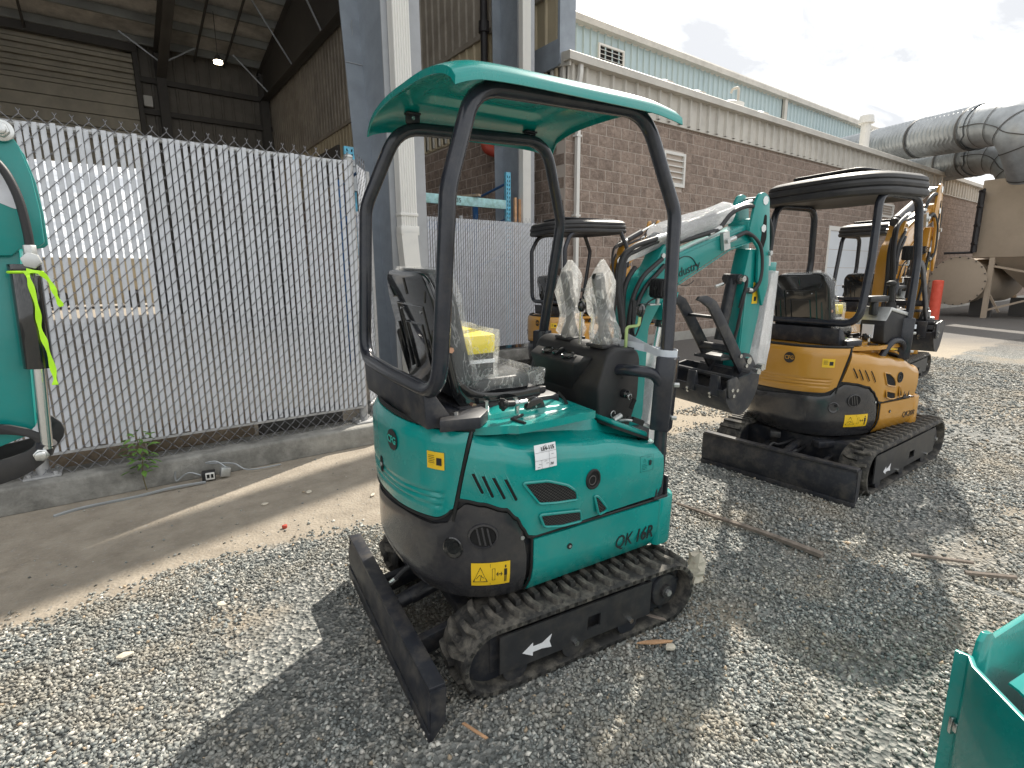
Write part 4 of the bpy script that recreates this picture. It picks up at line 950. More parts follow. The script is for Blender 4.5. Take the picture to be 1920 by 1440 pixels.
        pl.prism([(hx0, z0_+.10), (hx0, z1_), (hx1, z1_), (hx1, z0_+.10)], lambda p, q, t: (p, t, q), y_-sd*.008, y_); pl.prism([(hx0, z0_), (hx0, z0_+.045), (hx1, z0_+.045), (hx1, z0_)], lambda p, q, t: (p, t, q), y_-sd*.008, y_)
        pp = pl.build('side_plate', M['plate'], root, smooth=False)
        b = MB(); b.bb(ub, ub+.012, min(y_, y_-sd*.03), max(y_, y_-sd*.03), z0_, z1_); b.build('plate_flange', M['plate'], pp, smooth=False)
        b = MB()
        for u_ in (lerp(ua, ub, .47 if teal else .35), lerp(ua, ub, .86)): b.cyl((u_, y_-sd*.01, z0_+.012), (u_, y_+sd*.014, z0_+.012), .011, n=6)
        b.build('bolt', M['chrome'], pp, each=True)
        b = MB()
        for u_ in (lerp(ua, ub, .47), lerp(ua, ub, .86), lerp(ua, ub, .1)): b.cyl((u_, sd*(v0+.03), .075), (u_, y_-sd*.012, .075), .052, n=16)
        b.build('roller', M['steel_black'], root, each=True)
        if sd < 0:
            ax = lerp(ua, ub, .13); az = z0_+.055
            arrow = [(0, 0), (.045, .032), (.045, .014), (.085, .014), (.128, .040), (.118, .010), (.128, -.022), (.085, -.012), (.045, -.012), (.045, -.03)]
            sc = 1.0
            b = MB(); b.prism([(ax+.0+x*sc, az+y*.9) for x, y in arrow], lambda p, q, t: (p, t, q), y_+sd*.001, y_+sd*.0022); sub(b, 'arrow_sticker', 'white', pp, smooth=False)
        # sprocket (front) and idler (rear)
        b = MB(); c = u1-rr-.012; b.cyl((c, sd*(v0+.06), zc), (c, sd*(v1-.06), zc), rr-.035, n=26); sp_ = b.build('sprocket', M['steel_black'], root)
        b = MB()
        for k in range(13):
            t = 6.283*k/13; b.obox((c+math.cos(t)*(rr-.028), sd*(v0+v1)/2, zc+math.sin(t)*(rr-.028)), (.026, .07, .024), (0, -t, 0))
        b.build('tooth', M['steel_black'], sp_, each=True)
        b = MB(); b.cyl((c, sd*(v1-.06), zc), (c, sd*(v1-.035), zc), rr*.62, rr*.55, n=20); b.cyl((c, sd*(v1-.04), zc), (c, sd*(v1-.02), zc), .03, n=10); b.build('hub', M['steel_black'], sp_, bevel=.003)
        b = MB(); b.cyl((c, sd*(v1-.02), zc), (c, sd*(v1-.008), zc), .014, n=6); b.build('axle_nut', M['zinc'], sp_)
        b = MB(); c = u0+rr+.012; b.cyl((c, sd*(v0+.055), zc), (c, sd*(v1-.055), zc), rr-.016, n=26); b.build('idler', M['steel_black'], root)
    b = MB(); b.bb(u0+.25, u1-.25, -v0-.06, v0+.06, .13, th-.035); b.cyl((.1 if teal else .0, 0, .2), (.1 if teal else 0, 0, .335), .2, n=26)
    if not teal:
        for sy in (-1, 1): b.obox((u0+.38, sy*.27, .27), (.5, .08, .05), (0, 0, sy*.5))
    b.build('centre_frame', M['steel_black'], root, bevel=.008)
    # blade: curved mould board, top lip, arms, cylinder
    bu, bh, bw = P['bu'], P['bh'], P['bw']; n = 8; A = []; B = []
    for i in range(n+1):
        t = i/n; z = .0+bh*t; x = bu+.05*(t-.45)**2*1.6-.01; A.append((x, z)); B.append((x+.011, z))
    b = MB(); b.prism(A+B[::-1], lambda p, q, t: (p, t, q), -bw, bw); b.bb(bu-.002, bu+.055, -bw+.004, bw-.004, bh-.006, bh+.012); b.bb(bu-.012, bu+.004, -bw-.003, bw+.003, -.02, .035)
    bl = b.build('dozer_blade', M['steel_black'], root, bevel=.0022, ang=50)
    b = MB()
    for sy in (-1, 1): b.prism([(bu-.002, .0), (bu+.05, .06), (bu+.055, bh), (bu, bh)], lambda p, q, t: (p, t, q), sy*bw-.005, sy*bw+.005)
    b.build('end_plate', M['steel_black'], bl, smooth=False, each=True)
    b = MB()
    for sy in (-1, 1): b.prism([(bu+.01, .045), (bu+.01, .125), (u0+.32, .20), (u0+.32, .13)], lambda p, q, t: (p, t, q), sy*.23-.018, sy*.23+.018)
    b.bb(u0+.14, u0+.20, -.26, .26, .10, .15); b.build('blade_arm', M['steel_black'], root, bevel=.004, each=True)
    b = MB(); b.cyl((bu+.02, .02, .12), (bu+.14, .02, .15), .03, n=12); b.cyl((bu+.13, .02, .145), (u0+.35, .02, .24), .034, n=14); cy_ = b.build('blade_cylinder', M['steel_black'], root)
    b = MB(); b.cyl((bu+.05, .10, .17), (bu+.10, .095, .20), .011, n=8); b.cyl((bu+.035, .10, .165), (bu+.05, .10, .17), .016, n=6); b.build('hose_fitting', M['chrome'], cy_, each=True)
    b = MB(); b.tube(spline([(bu+.09, .095, .195), (bu+.16, .08, .25), (bu+.26, .05, .24), (.0, .03, .26)], 6), .010); b.tube(spline([(bu+.14, -.05, .19), (bu+.2, -.08, .23), (bu+.3, -.05, .2), (.0, -.03, .26)], 6), .010); b.build('blade_hose', M['hose'], root, each=True)
    # ---------------- house core
    rows = []
    for z in (.335, .36, .45, .6, .70, .76, .80): rows.append([Sh.S(q/40-1, z if z > .36 else .36, -.016)*1 if z != .335 else Sh.S(q/40-1, .34, -.05) for q in range(81)])
    rows = [[(p.x, p.y, z) if p.x < uf-.02 else (uf-.03, p.y, z) for p in r] for r, z in zip(rows, (.335, .36, .45, .6, .70, .76, .80))]
    # front part of the core is low: floor
    b = MB(); low = rows[:4]; b.grid([r+[r[0]] for r in low]); 
    b.add(rows[0], [list(range(81))]); b.add(rows[3], [list(range(81))[::-1]])
    hi = [[p for p in r if p[0] < min(.28, uf-.1)] for r in rows[3:]]; b.grid([r+[r[0]] for r in hi]); b.add(hi[-1], [list(range(len(hi[-1])))])
    hb(b, 'chassis', 'steel_black', fix=True, smooth=False)
    ztail = .985
    se = lambda z: -.262-.055*max(0, (z-.66)/.32)
    gt = [(-.487, .30), (-.482, .50), (-.468, .60), (-.45, .645), (-.42, .685), (-.35, .712), (-.305, .722), (-.272, .695), (-.24, .640), (-.19, .625), (-.09, .628), (.09, .60), (.3, .60), (.5, .60)]
    # counterweight
    patch(lambda i, j: (lambda q: (Sh.S(q, lerp(.318, max(.325, interp(q, gt)-.006), j), .004 if j < 1 else 0), -Sh.nrm(q)))(lerp(-.487, .50, i)), 110, 12, .02, 'counterweight', M['grey'], root, HL, HR)
    # bottom skirt closing the counterweight
    b = MB(); b.grid([[Sh.S(q/60-.487, .320, .003) for q in range(0, 59)], [Sh.S(q/60-.487, .325, -.09)-Vector((0, 0, .0)) for q in range(0, 59)]]); hb(b, 'belly_lip', 'grey')
    cw = [o for o in root.children if o.name.startswith('counterweight')][-1]
    # rear cover
    def zb_cov(i):
        e_ = min(i, 1-i); return .655+(.045*(1-e_/.10)**2 if e_ < .10 else 0)-.02*(1-i)
    def cov(i, j):
        z = lerp(zb_cov(i), ztail-.008, j); q = lerp(.31, se(z)+.004, i); dep = 0
        # pressed ribs along the bottom of the cover
        for zr in (.70, .725, .748): 
            if abs(z-zr) < .009 and .06 < i < .94: dep += .006*(1-abs(z-zr)/.009)
        bul = .010*(1-abs(2*j-1)**4)*(1-abs(2*i-1)**8)
        return Sh.S(q, z, .006+bul-dep), -Sh.nrm(q)
    rc = patch(cov, 90, 44, .016, 'rear_cover', paint, root, HL, HR)
    # right hood
    zshf = lambda q: interp(-q, [(.27, .962), (.38, .935), (.5, .900), (.75, .868), (1.0, .800)])
    ztpf = lambda q: interp(-q, [(.27, .985), (.5, 1.010), (.66, 1.0), (.76, .955), (.84, .890), (1.0, .828)])
    hz = [(.27, .742), (.305, .738), (.35, .728), (.42, .70), (.45, .66), (.468, .615), (.482, .575), (.5, .566), (1.0, .578)]
    def hood(i, j):
        q0 = lerp(.27, 1.0, i); zb = interp(q0, hz); q = -q0
        zs, zt = zshf(q), ztpf(q); n_ = -Sh.nrm(q)
        st = [(0, zb), (0, lerp(zb, zs-.05, .25)), (0, lerp(zb, zs-.05, .5)), (0, lerp(zb, zs-.05, .75)), (0, zs-.05), (.005, zs-.026), (.016, zs-.008), (.034, zs+.002), (.075, zs+.008), (.115, lerp(zs, zt, .22)), (.135, lerp(zs, zt, .8)), (.155, zt-.004), (.19, zt), (.26, zt+.006), (.34, zt+.004)]
        k = j*(len(st)-1); k0 = min(int(k), len(st)-2); t = k-k0; ins = lerp(st[k0][0], st[k0+1][0], t); z = lerp(st[k0][1], st[k0+1][1], t)
        if z > .66: q = min(q, se(z)-.010) 
        elif q0 < .3: q = min(q, se(.66)-.010)
        p = Sh.S(q, min(z, .93), .006); n_ = -Sh.nrm(q); bul = .012*math.sin(math.pi*min(1, max(0, (z-zb)/(zs-zb)))) if z < zs else 0
        p = p+n_*(ins-bul); p.z = z
        if p.x > uf-.03 and z > .58: pass
        return p, (n_ if j < .99 else Vector((0, 0, -1)))
    rh = patch(hood, 96, 56, .018, 'right_hood', paint, root, HL, HR)
    # end cap of the hood at the front
    b = MB(); fr_ = [hood(1, j/28)[0] for j in range(29)]; b.grid([fr_, [Vector((p.x+.0, p.y, p.z))+Vector((.012, .01, -.004)) for p in fr_], [Vector((uf+.012, min(-.08, p.y+.03), min(p.z, .80)-.01)) for p in fr_]]); sub(b, 'front_cap', paint, rh)
    # rubber seal around the covers
    b = MB(); b.tube([Sh.S(se(z)-.003, z, .005) for z in [.65+.01*k for k in range(34)]], .006, n=6); b.tube([Sh.S(lerp(-.26, .31, k/60), zb_cov(1-k/60)-.008, .003) for k in range(61)], .006, n=6)
    b.tube([Sh.S(-q0, interp(q0, hz)-.008, .003) for q0 in [lerp(.275, .49, k/50) for k in range(51)]], .0065, n=6); b.tube([Sh.S(-q0, .560, .002) for q0 in [lerp(.485, 1.0, k/20) for k in range(21)]], .005, n=6)
    b.tube([Sh.S(lerp(-.33, .31, k/60), ztail+.002, .002) for k in range(61)], .010, n=6); b.tube([Sh.S(-.491, z, .004) for z in (.32, .38, .44, .5, .56)], .005, n=6)
    hb(b, 'rubber_seal', 'seal', each=True)
    # low side panel with front corner
    ls = patch(lambda i, j: (Sh.S(lerp(-.4935, -1, i), lerp(.322, .552, j), .010), -Sh.nrm(-.7)), 12, 10, .02, 'lower_panel', paint, root, HL, HR)
    b = MB(); yy = -w_-.010
    b.prism(rpoly([(uf-.005, yy), (uf+.085, yy), (uf+.125, yy+.05), (uf+.125, -.20), (uf-.005, -.20)], .03), XY, .335, .562); sub(b, 'front_corner', paint, ls, bevel=.01)
    b = MB(); b.add([Sh.S(-.4935, .322, .010), Sh.S(-1, .322, .010), Sh.S(-1, .29, -.05), Sh.S(-.4935, .29, -.05)], [[0, 1, 2, 3]]); sub(b, 'bottom_flange', paint, ls, solid=.006)
    patch(lambda i, j: (Sh.S(lerp(.50, 1, i), lerp(.322, .552, j), .006), -Sh.nrm(.7)), 8, 6, .02, 'left_lower_panel', paint, root, HL, HR)
    patch(lambda i, j: (Sh.S(lerp(.315, 1, i), lerp(.62 if i < .3 else .57, lerp(.985, .80, i), j), .005), -Sh.nrm(lerp(.315, 1, i))), 24, 10, .02, 'left_hood', paint, root, HL, HR)
    # deck under the seat
    dk = [Sh.S(lerp(-.48, .48, k/60), .985, -.03) for k in range(61)]; dk = [(p.x, p.y) for p in dk]+[(.30, w_-.05), (.30, -w_+.05)]
    b = MB(); b.prism(dk, XY, .955, .984); hb(b, 'deck', paint, ang=40)
    b = MB(); b.bb(.28, uf+.09, -.22, w_-.03, .545, .575); b.bb(.285, .30, -.3, w_-.06, .57, .96); hb(b, 'floor', 'plastic', smooth=False)
    b = MB(); b.tube([(lerp(.08, .45, k/20)*1.0, -.10, .988) for k in range(3)], .004); 
    # ---------------- details on the hood
    def slab(name, uvs, q_of, z_of, off, m, parent, th_=.002):
        pass
    if True:
        sc = 1.0 if teal else 1.0
        b = MB()
        for (qa, za), (qb, zb_) in (((-.318, .862), (-.352, .768)), ((-.345, .855), (-.380, .752)), ((-.372, .848), (-.412, .742)), ((-.404, .840), (-.444, .730))):
            L_ = [Sh.S(lerp(qa, qb, t/6), lerp(za, zb_, t/6), .0145+.004*math.sin(math.pi*t/6)) for t in range(7)]; nn = Sh.nrm((qa+qb)/2)
            tn = (L_[-1]-L_[0]).normalized().cross(nn); W = .0075
            rows = [[p+tn*W*x-nn*(.0) for x in (-1, -.5, .5, 1)] for p in L_]
            e0 = L_[0]+(L_[0]-L_[1]).normalized()*.006; e1 = L_[-1]+(L_[-1]-L_[-2]).normalized()*.006
            rows = [[e0+tn*W*x*.5 for x in (-1, -.5, .5, 1)]]+rows+[[e1+tn*W*x*.5 for x in (-1, -.5, .5, 1)]]
            bb_ = MB(); bb_.grid(rows); sub(bb_, 'painted_slot', 'dark', rh, solid=-.0008, ang=60)  # dark sheet laid on the skin, the slot's shade is painted
            rim_ = [r[0] for r in rows]+[r[-1] for r in rows[::-1]]
            bb_ = MB(); bb_.tube(rim_, .0028, n=5, closed=True); sub(bb_, 'slot_lip', paint, rh)
        def panel_pts(poly): return [Vector((x, -w_-.019, z)) for x, z in poly]
        ku = uf/.63
        for poly in ([(-.075, .792), (.03, .778), (.12, .742), (.165, .708), (.172, .672), (.08, .682), (-.005, .697)], [(.0, .652), (.19, .622), (.196, .578), (.10, .582), (.02, .600)], [(.255, .668), (.275, .660), (.325, .600), (.318, .588), (.28, .582)]):
            poly = rpoly([(x*ku, z) for x, z in poly], .012, 3)
            b = MB(); b.add([(x, -w_-.0192, z) for x, z in poly], [list(range(len(poly)))]); gr = sub(b, 'painted_recess', 'dark', rh, smooth=False, solid=.001)  # black sheet on the surface paints the depth behind the mesh
            b = MB(); b.tube([Vector((x, -w_-.0205, z)) for x, z in poly], .0055, n=6, closed=True); sub(b, 'grille_frame', paint, rh)
            # diamond mesh clipped to the outline
            xs = [p[0] for p in poly]; zs_ = [p[1] for p in poly]; b = MB()
            def inside(x, z):
                c = False; m = len(poly)
                for i in range(m):
                    x1, z1 = poly[i]; x2, z2 = poly[i-1]
                    if (z1 > z) != (z2 > z) and x < (x2-x1)*(z-z1)/(z2-z1)+x1: c = not c
                return c
            stp = .0155
            for sgn in (-1, 1):
                k0 = int((min(xs)-.3)/stp); k1 = int((max(xs)+.3)/stp)
                for k in range(k0, k1):
                    run = None; t = min(zs_)
                    zc0 = sum(zs_)/len(zs_)
                    while t < max(zs_)+.004:
                        x = k*stp+sgn*(t-zc0)*1.35
                        if inside(x, t):
                            if run is None: run = (x, t)
                            last = (x, t)
                        elif run is not None:
                            b.cyl((run[0], -w_-.0215, run[1]), (last[0]+1e-5, -w_-.0215, last[1]+1e-4), .0006, n=3, cap=False); run = None
                        t += .004
                    if run is not None: b.cyl((run[0], -w_-.0215, run[1]), (last[0]+1e-5, -w_-.0215, last[1]+1e-4), .0006, n=3, cap=False)
            tag(sub(b, 'grille_mesh', 'rafter' if teal else 'plastic', rh, smooth=False, fix=False), kind='stuff')
        c = Vector((.245*ku, -w_-.0175, .738))
        b = MB(); b.tube([c+Vector((math.cos(t*.3142)*.030, -.002, math.sin(t*.3142)*.036)) for t in range(20)], .006, n=6, closed=True); ex_ = sub(b, 'exhaust_ring', 'seal', rh)
        b = MB(); b.cyl(c+Vector((0, .012, 0)), c+Vector((0, -.0035, 0)), .030, n=20); sub(b, 'exhaust_opening', 'dark', rh, smooth=False)
        b = MB(); b.tube([c+Vector((-.006+math.cos(t*.3142)*.016, -.005, -.002+math.sin(t*.3142)*.018)) for t in range(20)], .0022, n=5, closed=True); sub(b, 'exhaust_pipe', 'rafter', rh)
        b = MB(); cc = Vector((.150*ku, -w_-.0105, .480)); b.cyl(cc, cc+Vector((0, -.003, 0)), .012, n=16); b1 = sub(b, 'bolt_hole', 'seal', ls); b = MB(); b.cyl(cc, cc+Vector((0, -.006, 0)), .006, n=6); sub(b, 'bolt', 'zinc', ls)
        # model number
        if teal:
            txt('model_number', 'QK', .080, 'black_print', ls, frame((.432, -w_-.0115, .420), (1, 0, .0), (0, -1, 0)), shear=.2, bold=.0015, sx=.82)
            txt('model_number', '16R', .080, 'black_print', ls, frame((.548, -w_-.0115, .420), (1, 0, .0), (0, -1, 0)), shear=.2, bold=.0015, sx=.82)
        else: txt('model_number', 'QK20R', .060, 'black_print', ls, frame((uf-.06, -w_-.0115, .43), (1, 0, .0), (0, -1, 0)), shear=.2, bold=.0010, sx=.95)
        # logo
        b = MB(); mt = Sh.fr(-.05, .895, .0185)
        b.prism([(math.cos(t*.2618)*.040, math.sin(t*.2618)*.040) for t in range(24)], XY, 0, .0015); lg = b.build('logo_disc', M['plastic'], rc, smooth=False); lg.matrix_local = mt
        txt('logo_text', 'CFG', .040, 'logo_teal' if teal else 'orange', rc, mt@Matrix.Translation((0, 0, .0035)), sx=.9, bold=.0008)
        # yellow caution sticker on the cover
        b = MB(); b.grid([[Sh.S(lerp(-.190, -.244, i/6), z, .0185-abs(i/6-.5)*.003) for z in (.842, .862, .882, .905)] for i in range(7)]); ys = sub(b, 'caution_sticker', 'yellow', rc, solid=-.0006)
        b = MB(); b.grid([[Sh.S(lerp(-.221, -.237, i/3), z, .0205) for z in (.858, .87, .885)] for i in range(4)]); sub(b, 'sticker_picture', 'black_print', rc)
        b = MB()
        for k in range(5): z = .890-k*.0065; b.grid([[Sh.S(lerp(-.196, -.214-(k*7 % 3)*.001, i/3), z+dz, .0203) for dz in (0, .0018)] for i in range(4)])
        sub(b, 'sticker_lines', 'black_print', rc)
        # warning sticker low on the counterweight
        def wp(x, y, o=.0055): return Sh.S(lerp(-.318, -.432, x), lerp(.398, .492, y), o+.001)
        b = MB(); b.grid([[wp(i/8, j/5) for j in range(6)] for i in range(9)]); wsn = sub(b, 'warning_sticker', 'yellow', cw, solid=-.0006)
        def strip(pts, wd=.0022, cl=False):
            b.tube([wp(x, y, .0068) for x, y in pts], wd, n=4, closed=cl)
        b = MB(); strip([(.06, .2), (.42, .2), (.24, .82)], .0022, True); strip([(.5, .04), (.5, .96)], .0008); strip([(.14, .34), (.22, .5), (.34, .36)], .001); strip([(.24, .25), (.27, .5)], .001); strip([(.55, .25), (.62, .25), (.62, .75), (.55, .75)], .0009, True)
        strip([(.66, .5), (.80, .5)], .0015); strip([(.70, .42), (.66, .5), (.70, .58)], .0014); strip([(.77, .42), (.80, .5), (.77, .58)], .0014); sub(b, 'warning_lines', 'black_print', cw)
        b = MB(); b.grid([[wp(x, y, .0068) for x in (.85, .925)] for y in (.42, .52, .6, .70)]); b.grid([[wp(x, y, .0068) for x in (.86, .882)] for y in (.12, .25, .43)]); b.grid([[wp(x, y, .0068) for x in (.893, .915)] for y in (.12, .25, .43)])
        b.add([wp(.887+.02*math.cos(t*.785), .80+.07*math.sin(t*.785), .0068) for t in range(8)], [list(range(8))]); sub(b, 'warning_figure', 'black_print', cw, fix=False)
        # oval vent
        cq, cz = -.354, .598; o0 = Sh.S(cq, cz, .004); n0 = Sh.nrm(cq); t0 = (Sh.S(cq-.02, cz)-Sh.S(cq+.02, cz)).normalized(); Zv = Vector((0, 0, 1))
        el = lambda rx, rz, o: [o0+t0*math.cos(k*.2618)*rx+Zv*math.sin(k*.2618)*rz+n0*o for k in range(24)]
        b = MB(); b.grid([el(.056, .050, -.004), el(.054, .048, .007), el(.047, .041, .008), el(.044, .038, -.006)], closed=True); rg = sub(b, 'vent_ring', 'grey', cw)
        b = MB(); b.add(el(.045, .040, .002), [list(range(24))]); sub(b, 'vent_opening', 'dark', cw, smooth=False, fix=False)
        for k in range(3):
            x = -.018+k*.019; h = .036*math.sqrt(max(0, 1-(x/.047)**2)); b = MB(); pA = o0+t0*(x-.006)+Zv*h+n0*.005; pB = o0+t0*(x+.008)-Zv*h+n0*.005
            b.add([pA-t0*.0035, pA+t0*.0035, pB+t0*.0035, pB-t0*.0035], [[0, 1, 2, 3]]); sub(b, 'vent_bar', 'grey', cw, solid=.003, smooth=False)
        # dished towing point
        cq, cz = -.262, .545; o0 = Sh.S(cq, cz, .005); n0 = Sh.nrm(cq); t0 = (Sh.S(cq-.02, cz)-Sh.S(cq+.02, cz)).normalized()
        el = lambda r, o: [o0+t0*math.cos(k*.314)*r*.9+Zv*math.sin(k*.314)*r+n0*o for k in range(20)]
        b = MB(); b.grid([el(.042, 0), el(.038, .0025), el(.030, .001), el(.018, -.002), el(.004, -.003)], closed=True, cap=True); sub(b, 'tow_recess', 'gloss_black' if teal else 'grey', cw)
        b = MB(); b.cyl(o0+t0*.012+Zv*.014+n0*.0, o0+t0*.012+Zv*.014+n0*.004, .010, n=10); sub(b, 'tow_hole', 'dark', cw)
        b = MB(); p = Sh.S(-.465, .572, .006); b.cyl(p, p+Sh.nrm(-.465)*.004, .008, n=10); sub(b, 'screw', 'zinc', cw)
        # latch on the tail cover
        q = .012 if teal else .12; o0 = Sh.S(q, .755, .016); n0 = Sh.nrm(q); t0 = (Sh.S(q-.02, .755)-Sh.S(q+.02, .755)).normalized()
        b = MB(); b.add([o0+t0*x+Zv*z+n0*.002 for x, z in ((-.016, -.02), (-.008, -.032), (.010, -.032), (.016, -.02), (.016, .02), (.008, .032), (-.010, .032), (-.016, .02))], [list(range(8))]); sub(b, 'cover_latch', 'dark', rc, solid=.002, smooth=False)
        b = MB(); b.cyl(o0-n0*.002, o0+n0*.006, .009, n=12); sub(b, 'latch_key_hole', 'zinc', rc)
        # inspection label on the hood (handwritten lot number) and faint fuel decal
        if teal:
            X0, X1, Za, Zb = -.026, .066, .832, .918
            lb = lambda x, z, o=.0: Vector((lerp(X0, X1, x), -w_-.0175-.012*math.sin(math.pi*min(1, max(0, (lerp(Za, Zb, z)-.566)/.33)))-o+(.020*max(0, z-.45)**1.6), lerp(Za, Zb, z)+.008*x*0))
            b = MB(); b.grid([[lb(i/4, j/6) for j in range(7)] for i in range(5)]); sub(b, 'lot_label', 'white', rh, solid=.0006)
            b = MB()
            for pts in ([(0, .68), (1, .68)], [(0, .36), (1, .36)], [(.66, .68), (.66, .0)], [(.3, .36), (.3, 0)]): b.tube([lb(lerp(pts[0][0], pts[1][0], t/4), lerp(pts[0][1], pts[1][1], t/4), .0008) for t in range(5)], .0004, n=3)
            for (x, z) in ((.16, .2), (.42, .3), (.5, .2), (.75, .55), (.1, .08), (.8, .9), (.45, .94)): b.tube([lb(x, z, .0008), lb(x+.12, z, .0008)], .0007, n=3)
            sub(b, 'label_lines', 'black_print', rh)
            txt('lot_number', 'LE4-115', .0200, 'black_print', rh, frame(lb(.60, .82, .0022), (1, 0, .02), (0, -1, .35)), bold=.0004, sx=.86)
            txt('initials', '74', .014, 'black_print', rh, frame(lb(.75, .14, .0018), (1, 0, 0), (0, -1, .1)), shear=.3)
            fx, fz = .53, .745
            b = MB(); y_ = -w_-.0175; fy = lambda z: -w_-.0072-.012*math.sin(math.pi*(z-.578)/(.83-.578))
            R_ = [(-.036, -.032), (.036, -.032), (.036, .034), (-.036, .034)]; b.tube([(fx+x, fy(fz+z), fz+z) for x, z in R_], .0006, n=4, closed=True)
            b.tube([(fx-.020, fy(fz+.006), fz+.008), (fx-.004, fy(fz+.006), fz+.008), (fx-.012, fy(fz+.02), fz+.022)], .0007, n=4, closed=True)
            for k in range(4): b.tube([(fx-.028, fy(fz-.002-k*.007), fz-.002-k*.007), (fx+.002, fy(fz-.002-k*.007), fz-.002-k*.007)], .0007, n=3)
            b.tube([(fx+.0, fy(fz+.026), fz+.026), (fx+.028, fy(fz+.026), fz+.026)], .0007, n=3); sub(b, 'fuel_decal', 'teal_print', rh)
            b = MB(); b.bb(fx+.012, fx+.023, fy(fz)-.0012, fy(fz)-.0002, fz-.010, fz+.012); b.tube([(fx+.025, fy(fz)-.0006, fz-.006), (fx+.027, fy(fz)-.0006, fz+.008)], .0009, n=3); sub(b, 'fuel_symbol', 'black_print', rh, smooth=False)
        # hood latch: knob, stem and half disc
        b = MB(); b.ball((-.075, -.345, 1.045), .019, 7); b.cyl((-.075, -.345, 1.045), (-.03, -.340, 1.04), .012, n=8); kn = sub(b, 'latch_knob', 'seal', rh)
        for k in range(7):
            t = 6.283*k/7; bb_ = MB(); bb_.ball((-.08, -.345+math.cos(t)*.017, 1.045+math.sin(t)*.017), .008, 5); sub(bb_, 'knob_lobe', 'seal', rh)
        b = MB(); b.cyl((-.04, -.34, 1.04), (.03, -.335, 1.04), .008, n=8); b.cyl((-.015, -.34, 1.0), (-.015, -.34, 1.045), .009, n=8); b.ball((-.018, -.34, 1.042), .014, 6); sub(b, 'latch_stem', 'chrome', rh)
        b = MB(); hd = [(math.cos(t*math.pi/14)*.042, math.sin(t*math.pi/14)*.045) for t in range(15)]; b.prism(hd, lambda p, q, t: (.065+p, t, 1.008+q), -.345, -.322); sub(b, 'latch_guard', 'gloss_black', rh, bevel=.003)
        b = MB(); b.cyl((.065, -.348, 1.018), (.065, -.343, 1.018), .004, n=8); sub(b, 'rivet', 'chrome', rh)
    # fuel cap hatch on the front of the hood
    k_ = uf-.63
    b = MB(); b.prism(rpoly([(.40, -w_+.045), (.60, -w_+.05), (.615, -w_+.10), (.60, -.22), (.40, -.22), (.38, -w_+.12)], .02), lambda x, y, t: (x+k_, y, t+(.602-x)*.42), .822, .846); ht = hb(b, 'fuel_hatch', paint, bevel=.008)
    b = MB(); b.prism(rpoly([(.395, -w_+.040), (.605, -w_+.045), (.621, -w_+.10), (.605, -.215), (.395, -.215), (.374, -w_+.12)], .02), lambda x, y, t: (x+k_, y, t+(.602-x)*.42), .812, .824); sub(b, 'hatch_seal', 'seal', ht)
    b = MB(); b.tube(fillet([(.50+k_, -.33, .892), (.52+k_, -.37, .905), (.60+k_, -.41, .872)], .02), .006); b.cyl((.47+k_, -.33, .90), (.51+k_, -.33, .915), .012, n=8); b.tube([(.48+k_+math.cos(t*.5)*.012, -.315, .92+math.sin(t*.5)*.014) for t in range(12)], .002, n=5); sub(b, 'hatch_latch', 'zinc', ht)
    b = MB(); b.obox((.555+k_, -.385, .897), (.05, .022, .020), (0, .35, -.5)); b.ball((.53+k_, -.36, .905), .014, 6); sub(b, 'latch_handle', 'seal', ht)
    # ---------------- canopy frame
    tr_ = .027
    if teal:
        half = [(.632, -.447, .585), (.640, -.436, 1.19), (.688, -.378, 1.735), (.545, -.325, 2.095), (-.185, -.335, 2.070), (-.312, -.408, 1.755), (-.350, -.400, 1.12), (-.362, -.05, 1.12)]
    else:
        half = ([(.30, -.45, .60), (.29, -.44, 1.0), (.345, -.42, 1.60), (.30, -.40, 2.05), (-.20, -.40, 2.05), (-.245, -.42, 1.58), (-.31, -.42, 1.15), (-.33, -.05, 1.15)] if kind == 'orange' else
                [(.45, -.45, .60), (.50, -.44, 1.0), (.62, -.42, 1.85), (.48, -.40, 2.13), (-.27, -.40, 2.04), (-.37, -.42, 1.84), (-.36, -.42, 1.16), (-.38, -.05, 1.16)])
    rads = [.02, .035, .11, .10, .04, .12]
    right = fillet(half, rads, 6); path = right+[Vector((p.x, -p.y, p.z)) for p in right[::-1]]
    b = MB(); b.tube(path, tr_, n=14); fm = hb(b, 'canopy_frame', 'tube', ang=60)
    ax = half[0]
    for sy in (-1, 1):
        b = MB(); x_, y_ = (.637, sy*.443) if teal else (half[1][0], sy*.442)
        b.obox((x_, y_, 1.02), (.078, .078, .31), (sy*-.018, .013, .5)); sl = sub(b, 'post_sleeve', 'tube', fm, bevel=.006)
        b = MB(); n_ = Vector((math.cos(.5-1.5708), math.sin(.5-1.5708), 0)) if sy < 0 else Vector((0, 1, 0))
        for z in (.92, 1.06): b.cyl(Vector((x_, y_, z))+n_*.036, Vector((x_, y_, z))+n_*.05+Vector((.01, 0, 0)), .010, n=6)
        sub(b, 'sleeve_bolt', 'zinc', fm, each=True)
    # foot bracket
    xf = half[0][0]
    b = MB(); b.bb(xf-.035, xf+.045, -w_-.012, -w_+.055, .562, .575); b.bb(xf+.03, xf+.042, -w_-.012, -w_+.055, .575, .66); b.bb(xf-.03, xf-.02, -w_-.012, -w_+.055, .575, .62); b.cyl((xf, -w_+.02, .575), (xf, -w_+.02, .665), .030, n=14); hb(b, 'foot_bracket', 'steel_black', bevel=.003)
    # seat mount behind the lower bar
    b = MB(); b.prism([(-.365, .990), (-.375, 1.11), (-.335, 1.11), (-.28, 1.03), (-.14, 1.0), (-.14, .990)], lambda p, q, t: (p, t, q), -.33, .33)
